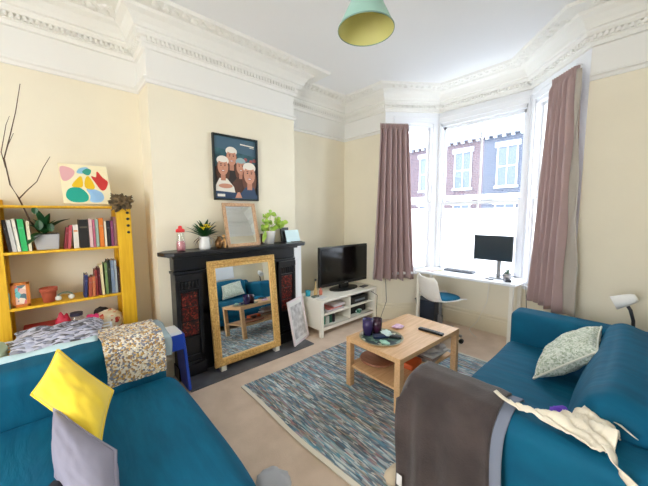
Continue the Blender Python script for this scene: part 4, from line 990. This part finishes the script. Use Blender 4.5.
# ------------------------------------------------------------ desk
dk = thing('desk', (1.43, 2.6, 0), 'white desk with slim legs standing in the bay under the centre window', 'desk')
ZD = .745
q = MB(); q.hexa([(.84, 2.37, ZD-.028), (1.99, 2.385, ZD-.028), (2.00, 2.80, ZD-.028), (.86, 2.78, ZD-.028), (.84, 2.37, ZD), (1.99, 2.385, ZD), (2.00, 2.80, ZD), (.86, 2.78, ZD)]); q.build('desktop', mat('white_desktop', (236, 240, 246), .3), dk, bevel=.004)
for (x, y) in ((.88, 2.41), (1.95, 2.43), (.90, 2.72), (1.95, 2.74)): MB().box((x-.018, y-.018, 0), (x+.018, y+.018, ZD-.028)).build('leg', M['white_furn'], dk, bevel=.002)
MB().box((.90, 2.735, ZD-.09), (1.95, 2.75, ZD-.028)).build('rear_rail', M['white_furn'], dk)
mo = thing('monitor', (1.73, 2.66, ZD), 'black flat computer monitor on the white desk in front of the window', 'monitor')
q = MB(); q.X = Matrix.Translation((1.69, 2.60, 0)) @ Matrix.Rotation(.0, 4, 'Z'); q.box((-.205, 0, .945), (.205, .025, 1.235)); q.build('casing', C(40, 46, 52, .4), mo, bevel=.004)
MB().box((1.495, 2.597, .957), (1.885, 2.5995, 1.225)).build('screen', M['grey_screen'], mo)
MB().box((1.735, 2.626, ZD+.012), (1.775, 2.645, 1.05)).build('stand', M['grey_metal'], mo, bevel=.003)
MB().box((1.67, 2.57, ZD+.0005), (1.84, 2.70, ZD+.012)).build('stand_base', M['grey_metal'], mo, bevel=.003)
kb = thing('keyboard', (1.28, 2.68, ZD), 'dark slim keyboard lying at the back of the white desk', 'keyboard')
MB().box((1.10, 2.63, ZD+.0005), (1.47, 2.74, ZD+.018)).build('case', C(92, 98, 108, .4), kb, bevel=.004)
q = MB()
for i in range(14):
    for j in range(4): q.box((1.112+i*.025, 2.638+j*.025, ZD+.018), (1.133+i*.025, 2.658+j*.025, ZD+.022))
o = q.build('keys', C(60, 62, 68, .5), kb); o['kind'] = 'stuff'
cp = thing('potted_cactus', (1.84, 2.60, ZD), 'small spiky grey green plant in a patterned grey pot on the desk', 'plant')
MB().lathe([(.0, .0005), (.03, .0005), (.042, .03), (.042, .07), (.036, .075), (.034, .06), (.0, .058)], (1.86, 2.58, ZD), 20, cap=False).build('pot', mat('speckled_pot', (170, 170, 170), .5, var=.5, vscale=40, rgb2=(110, 112, 116)), cp, smooth=True)
q = MB()
for k in range(26):
    a = random.uniform(0, 6.28); e = random.uniform(.3, 1.4); L = random.uniform(.05, .085); leaf(q, (1.86, 2.58, ZD+.055), (1.86+L*math.cos(a)*math.cos(e), 2.58+L*math.sin(a)*math.cos(e), ZD+.055+L*math.sin(e)), .014, .02)
q.build('foliage', C(110, 130, 116), cp)
slab('computer_mouse', (1.885, 2.50, ZD+.0005), .06, .10, .026, .5, C(44, 46, 50, .3), 'black computer mouse near the right end of the desk', 'mouse')
slab('phone', (1.70, 2.50, ZD+.0005), .05, .09, .010, .9, C(60, 60, 66, .3), 'dark phone lying in front of the monitor on the desk', 'phone')
slab('notebook', (1.03, 2.60, ZD+.0005), .17, .12, .012, .1, C(232, 226, 196, .6), 'cream notebook at the left end of the desk', 'notebook')
slab('notebook', (1.01, 2.48, ZD+.0005), .12, .08, .010, -.2, C(216, 190, 186, .6), 'pale pink notebook at the left front of the desk', 'notebook')
tag(MB().tube([(1.62, 2.78, .70), (1.60, 2.785, .4), (1.50, 2.78, .12), (1.42, 2.74, .008), (1.50, 2.62, .006), (1.58, 2.55, .006)], .004, 6).build('power_cable', C(226, 222, 212), smooth=True), 'pale cable hanging from the desk down to the floor under the window', 'cable')
tag(MB().tube([(2.03, 2.52, .72), (2.06, 2.50, .72), (2.09, 2.44, .5), (2.07, 2.38, .2), (2.1, 2.3, .006)], .004, 6).build('power_cable', C(70, 66, 62), smooth=True), 'dark cable hanging by the right end of the desk', 'cable')
wb = thing('waste_bin', (.93, 2.58, 0), 'dark navy waste bin under the left end of the desk', 'bin')
q = MB(); q.hexa([(.83, 2.50, 0), (1.05, 2.50, 0), (1.05, 2.70, 0), (.83, 2.70, 0), (.80, 2.47, .33), (1.08, 2.47, .33), (1.08, 2.70, .33), (.80, 2.70, .33)]); q.build('bin_body', C(36, 48, 66, .5), wb, bevel=.01)
MB().box((.795, 2.465, .325), (1.085, 2.705, .34)).build('rim', C(28, 38, 54, .5), wb, bevel=.004)

# chair
ch = thing('desk_chair', (1.28, 2.22, 0), 'white shell swivel chair with a teal seat pad at the desk', 'chair')
fa = math.radians(62); CX = Matrix.Translation((1.28, 2.22, .02)) @ Matrix.Rotation(fa, 4, 'Z')
def shell(off=0):
    prof = [(.21, .455), (.17, .462), (.05, .45), (-.08, .448), (-.16, .462), (-.20, .52), (-.225, .62), (-.245, .70), (-.25, .745)]
    def f(u, v):
        s = u*(len(prof)-1); i = min(int(s), len(prof)-2); k = s-i
        x = prof[i][0]*(1-k)+prof[i+1][0]*k; z = prof[i][1]*(1-k)+prof[i+1][1]*k
        hw = .20*(1-.12*abs(u-.45)) * (1-.25*max(0, (u-.85)/.15)**2); w_ = (v*2-1)
        return V((x+(.05*w_*w_ if u > .55 else .0), w_*hw, z+.035*w_*w_*(1 if u < .55 else .2)))
    return f
q = MB(); q.X = CX; q.grid(shell(), 32, 16); q.build('shell', mat('white_chair_shell', (236, 234, 230), .4), ch, smooth=True, solid=.012)
q = MB(); q.X = CX @ Matrix.Translation((.04, 0, .485)); q.ball((0, 0, 0), .19, 24, sc=(.95, .92, .14)); q.build('seat_pad', M['teal'], ch, smooth=True)
q = MB(); q.X = CX; q.lathe([(.028, .10), (.028, .26), (.018, .26), (.018, .44)], (0, 0, 0), 16); q.build('column', M['grey_metal'], ch)
for k in range(5):
    a = 2*PI*k/5+.3; q = MB(); q.X = CX @ Matrix.Rotation(a, 4, 'Z'); q.hexa([(.02, -.02, .08), (.25, -.013, .05), (.25, .013, .05), (.02, .02, .08), (.02, -.02, .115), (.25, -.013, .075), (.25, .013, .075), (.02, .02, .115)])
    lg = q.build('base_arm', C(150, 148, 146, .4), ch, bevel=.004)
    q = MB(); q.X = CX @ Matrix.Rotation(a, 4, 'Z') @ Matrix.Translation((.245, 0, .0065)) @ Matrix.Rotation(PI/2, 4, 'X'); q.lathe([(.0, -.018), (.025, -.018), (.025, .018), (.0, .018)], (0, 0, 0), 14, cap=False); q.build('castor', M['black'], lg)

# ------------------------------------------------------------ right sofa
rs = thing('sofa', (2.62, .98, 0), 'teal covered sofa on the right facing the fireplace, with a patterned cushion', 'sofa')
rbox((2.20, .22, .08), (3.12, 1.74, .28), .05, seed=6, amp=.003).build('base', M['teal'], rs, smooth=True)
rbox((2.16, .36, .18), (2.90, 1.62, .455), .06, puff=.010, seed=7, amp=.010).build('seat_cushion', M['teal'], rs, smooth=True, subsurf=1)
rbox((2.14, .17, .06), (3.14, .40, .665), .07, seed=8, amp=.005).build('arm', M['teal'], rs, smooth=True, subsurf=1)
rbox((2.17, 1.57, .06), (3.14, 1.79, .70), .05, seed=9, amp=.005).build('arm', M['teal'], rs, smooth=True, subsurf=1)
rbox((2.97, .20, .10), (3.15, 1.78, .76), .07, seed=10, amp=.005).build('backrest', M['teal'], rs, smooth=True, subsurf=1)
q = rbox((-.12, -.60, -.22), (.12, .60, .20), .08, puff=.02, seed=11, amp=.012); X = Matrix.Translation((2.83, .985, .575)) @ Matrix.Rotation(.30, 4, 'Y')
q.v = [X @ p for p in q.v]; q.build('back_cushion', M['teal'], rs, smooth=True, subsurf=1)
for x in (2.26, 3.05):
    for y in (.22, 1.70): MB().lathe([(.02, 0), (.03, .09)], (x, y, 0.0), 12).build('leg', C(40, 30, 26), rs)
M['sage_print'] = cells('sage_print_cushion', [(214, 218, 206), (196, 206, 188), (222, 226, 216), (178, 188, 172), (210, 216, 204), (160, 174, 150)], 120, .9, .3)
pillow([(2.47, .97, .485), (2.735, 1.09, .71), (2.72, 1.45, .755), (2.46, 1.38, .53)], .16, M['sage_print'], 'cushion', 'pale sage printed cushion leaning on the right sofa', 8, wr=.018, piping=C(222, 222, 210, .9))

# throw over the near arm
M['charcoal'] = mat('charcoal_throw', (76, 66, 65), .95, var=.25, vscale=5, bump=.35, bscale=160, sheen=.25, rgb2=(52, 45, 46))
def throw(u, v, sh=0):
    """u: from the seat side over the arm and down its outer side; v: along the arm from its front"""
    path = [(.425, .52), (.415, .62), (.36, .675), (.28, .685), (.20, .672), (.150, .61), (.130, .38), (.115, .06)]
    s = u*(len(path)-1); i = min(int(s), len(path)-2); k = s-i
    y = path[i][0]*(1-k)+path[i+1][0]*k; z = path[i][1]*(1-k)+path[i+1][1]*k
    x = 2.075+.435*v
    fall = max(0, .12-v)/.12
    z -= .10*fall**2*(1 if z > .6 else .3); 
    x += .012*math.sin(z*9)+.02*n3((u*3, v*2, 1), 1)
    dn = max(0, (u-.6)/.4)
    y -= dn*(.020*math.sin(v*17+1+u*2)+.035*n3((u*2, v*5, 4), 1)+.012)+.004
    return V((x, y-sh, z+.006*n3((u*6, v*6, 2), 1)+sh*.5))
th = thing('throw_blanket', (2.25, .27, .06), 'charcoal grey throw hanging over the near arm of the right sofa', 'throw')
q = MB(); q.grid(throw, 50, 40)
q.build('main_cloth', M['charcoal'], th, smooth=True, solid=.012)
def front_fall(u, v):
    """hangs down in front of the arm"""
    y = .14+.27*u; z = .66-.56*v
    return V((2.125-.04*min(1, v*5)+.015*math.sin(u*14+v*2)*v-.01, y+.01*math.sin(v*8), z-.03*(abs(u-.5)*2)**3))
q = MB(); q.grid(front_fall, 24, 30); q.build('front_fold', M['charcoal'], th, smooth=True, solid=.012)
t2 = MB(); t2.grid(lambda u, v: throw(u*.97, 1.0+.12*v)+V((.0, .006, -.008)), 40, 8)
tag(t2.build('grey_shirt', C(120, 128, 146, .9), smooth=True, solid=.006), 'blue grey garment under the edge of the charcoal throw', 'clothing')
tg = MB(); tg.grid(lambda u, v: V((2.10+.03*u, .078, .12+.06*v)), 2, 2); part_label(tg.build('care_label', C(226, 226, 226), th, solid=.002), 'white care label')

# apron
M['apron'] = mat('cream_apron_cloth', (242, 233, 214), .9, bump=.3, bscale=30, var=.08, vscale=12)
ap = thing('apron', (2.72, .25, .68), 'cream cloth apron crumpled along the near arm of the right sofa', 'apron')
lowe = [(2.52, .245), (2.60, .225), (2.68, .205), (2.74, .19), (2.79, .175), (2.825, .19), (2.85, .215)]
uppe = [(2.53, .262), (2.60, .252), (2.665, .262), (2.715, .34), (2.765, .455), (2.81, .44), (2.86, .30)]
def apf(u, v):
    s = u*(len(lowe)-1); i = min(int(s), len(lowe)-2); k = s-i
    a_ = V((*lowe[i], 0)).lerp(V((*lowe[i+1], 0)), k); b_ = V((*uppe[i], 0)).lerp(V((*uppe[i+1], 0)), k); p = a_.lerp(b_, v)
    q_ = p.x*.85-p.y*.5; r_ = p.x*.5+p.y*.85
    z = .682+.045*abs(n3((q_*5, r_*24, 2), 1))+.02*abs(n3((q_*14, r_*60, 6), 1))+.018*math.sin(v*PI)*min(1, u*3)
    return V((p.x, p.y, z))
q = MB(); q.grid(apf, 50, 22); q.build('bib', M['apron'], ap, smooth=True, solid=.006)
def ribbon(pts, w_, tw=0):
    pts = [V(p) for p in pts]; q = MB(); n = len(pts)*6
    def at(t):
        s = t*(len(pts)-1); i = min(int(s), len(pts)-2); k = s-i
        p0 = pts[max(i-1, 0)]; p1 = pts[i]; p2 = pts[i+1]; p3 = pts[min(i+2, len(pts)-1)]
        return (p1*2+(p2-p0)*k+(p0*2-p1*5+p2*4-p3)*k*k+(p1*3-p0-p2*3+p3)*k**3)*.5
    def f(u, v):
        p = at(u); d = (at(min(1, u+.01))-at(max(0, u-.01))).normalized(); s = d.cross(V((0, 0, 1))).normalized(); up = s.cross(d)
        a = tw*u; return p+(s*math.cos(a)+up*math.sin(a))*(v-.5)*w_
    q.grid(f, n, 3); return q
ribbon([(2.47, .262, .712), (2.51, .252, .698), (2.56, .243, .694), (2.62, .24, .70)], .022).build('strap', M['apron'], ap, smooth=True, solid=.003)
ribbon([(2.83, .215, .70), (2.845, .19, .692), (2.855, .17, .675), (2.87, .155, .665), (2.90, .15, .64)], .030, 1.5).build('strap', M['apron'], ap, smooth=True, solid=.003)
ribbon([(2.80, .40, .71), (2.83, .39, .70), (2.85, .37, .71), (2.875, .35, .705), (2.90, .33, .70)], .016, .6).build('strap', M['apron'], ap, smooth=True, solid=.003)
crumple('purple_sock', (2.655, .64, .505), (.055, .06, .035), C(104, 60, 196, .8), 'small purple cloth on the seat of the right sofa behind the apron', 'cloth', seed=71, amp=.35)

# standing lamp behind the far arm
fl = thing('reading_lamp', (2.90, 1.98, 0), 'white headed reading lamp with a dark gooseneck behind the right sofa', 'lamp')
MB().lathe([(.0, .001), (.12, .001), (.12, .02), (.02, .03), (.0, .03)], (2.86, 1.97, 0), 28, cap=False).build('base', M['black'], fl)
q = MB(); q.tube([(2.86, 1.97, .02), (2.86, 1.97, .60), (2.855, 1.965, .70), (2.835, 1.95, .78), (2.815, 1.95, .815)], .011, 10); q.build('gooseneck', C(44, 46, 50, .4), fl, smooth=True)
hx = Matrix.Translation((2.81, 1.95, .85)) @ V((-.85, -.1, -.45)).to_track_quat('Z', 'X').to_matrix().to_4x4()
q = MB(); q.X = hx; q.lathe([(.0, -.06), (.025, -.058), (.034, -.04), (.042, .0), (.050, .075), (.046, .075), (.036, .0), (.0, -.03)], (0, 0, 0), 24, cap=False); q.build('lamp_head', C(238, 238, 236, .35), fl, smooth=True)
q = MB(); q.X = hx; q.ball((0, 0, .03), .026, 14); q.build('bulb', C(246, 244, 236, .3), fl, smooth=True)

# pendant shade
pd = thing('pendant_lamp', (1.80, .165, 2.45), 'pale green conical pendant shade with a bulb hanging from the ceiling', 'lamp')
M['shade_out'] = mat('sea_green_shade', (150, 190, 178), .5); M['shade_in'] = mat('olive_shade_lining', (206, 202, 128), .6)
q = MB()
pr = [(.147, 0), (.045, .215)]
q.lathe(pr, (1.80, .165, 2.45), 48, 0, cap=False); q.build('shade', M['shade_out'], pd, smooth=True)
MB().lathe([(.1455, .001), (.0435, .213)], (1.80, .165, 2.45), 48, 0, cap=False).build('lining', M['shade_in'], pd, smooth=True)
MB().lathe([(.148, -.002), (.148, .004), (.145, .004), (.145, -.002), (.148, -.002)], (1.80, .165, 2.45), 48, 0, cap=False).build('rim', C(120, 150, 136, .5), pd)
MB().lathe([(.0, .12), (.016, .125), (.024, .15), (.018, .185), (.012, .20), (.0, .2)], (1.80, .165, 2.45), 20, cap=False).build('bulb', mat('frosted_bulb', (236, 232, 214), .3), pd, smooth=True)
MB().lathe([(.018, .20), (.02, .26), (.008, .275), (.004, .30), (.004, .61), (.03, .615), (.045, .64)], (1.80, .165, 2.45), 16).build('flex_and_ceiling_cup', C(222, 222, 214), pd)

# wall panel behind the right sofa and bits on the floor
rd = thing('radiator', (3.15, .9, 0), 'white ribbed radiator on the right wall behind the sofa', 'radiator')
q = MB(); q.box((3.165, -.1, .82), (3.185, 1.55, 1.32)); 
for k in range(15): q.box((3.158, -.09, .85+k*.03), (3.166, 1.54, .862+k*.03))
q.build('panel', M['white_paint'], rd); MB().box((3.184, .5, .9), (3.2, .56, 1.2)).build('bracket', M['white_paint'], rd)
crumple('grey_sock', (1.60, -.33, .03), (.11, .09, .03), C(176, 178, 184, .9), 'light grey cloth on the carpet at the bottom edge beside the left sofa', 'cloth', seed=81, amp=.25, z0=.0)
crumple('beige_slipper', (2.02, .20, .04), (.05, .08, .035), C(206, 190, 164, .9), 'beige slipper on the rug under the charcoal throw', 'slipper', seed=83, amp=.2, z0=.015)
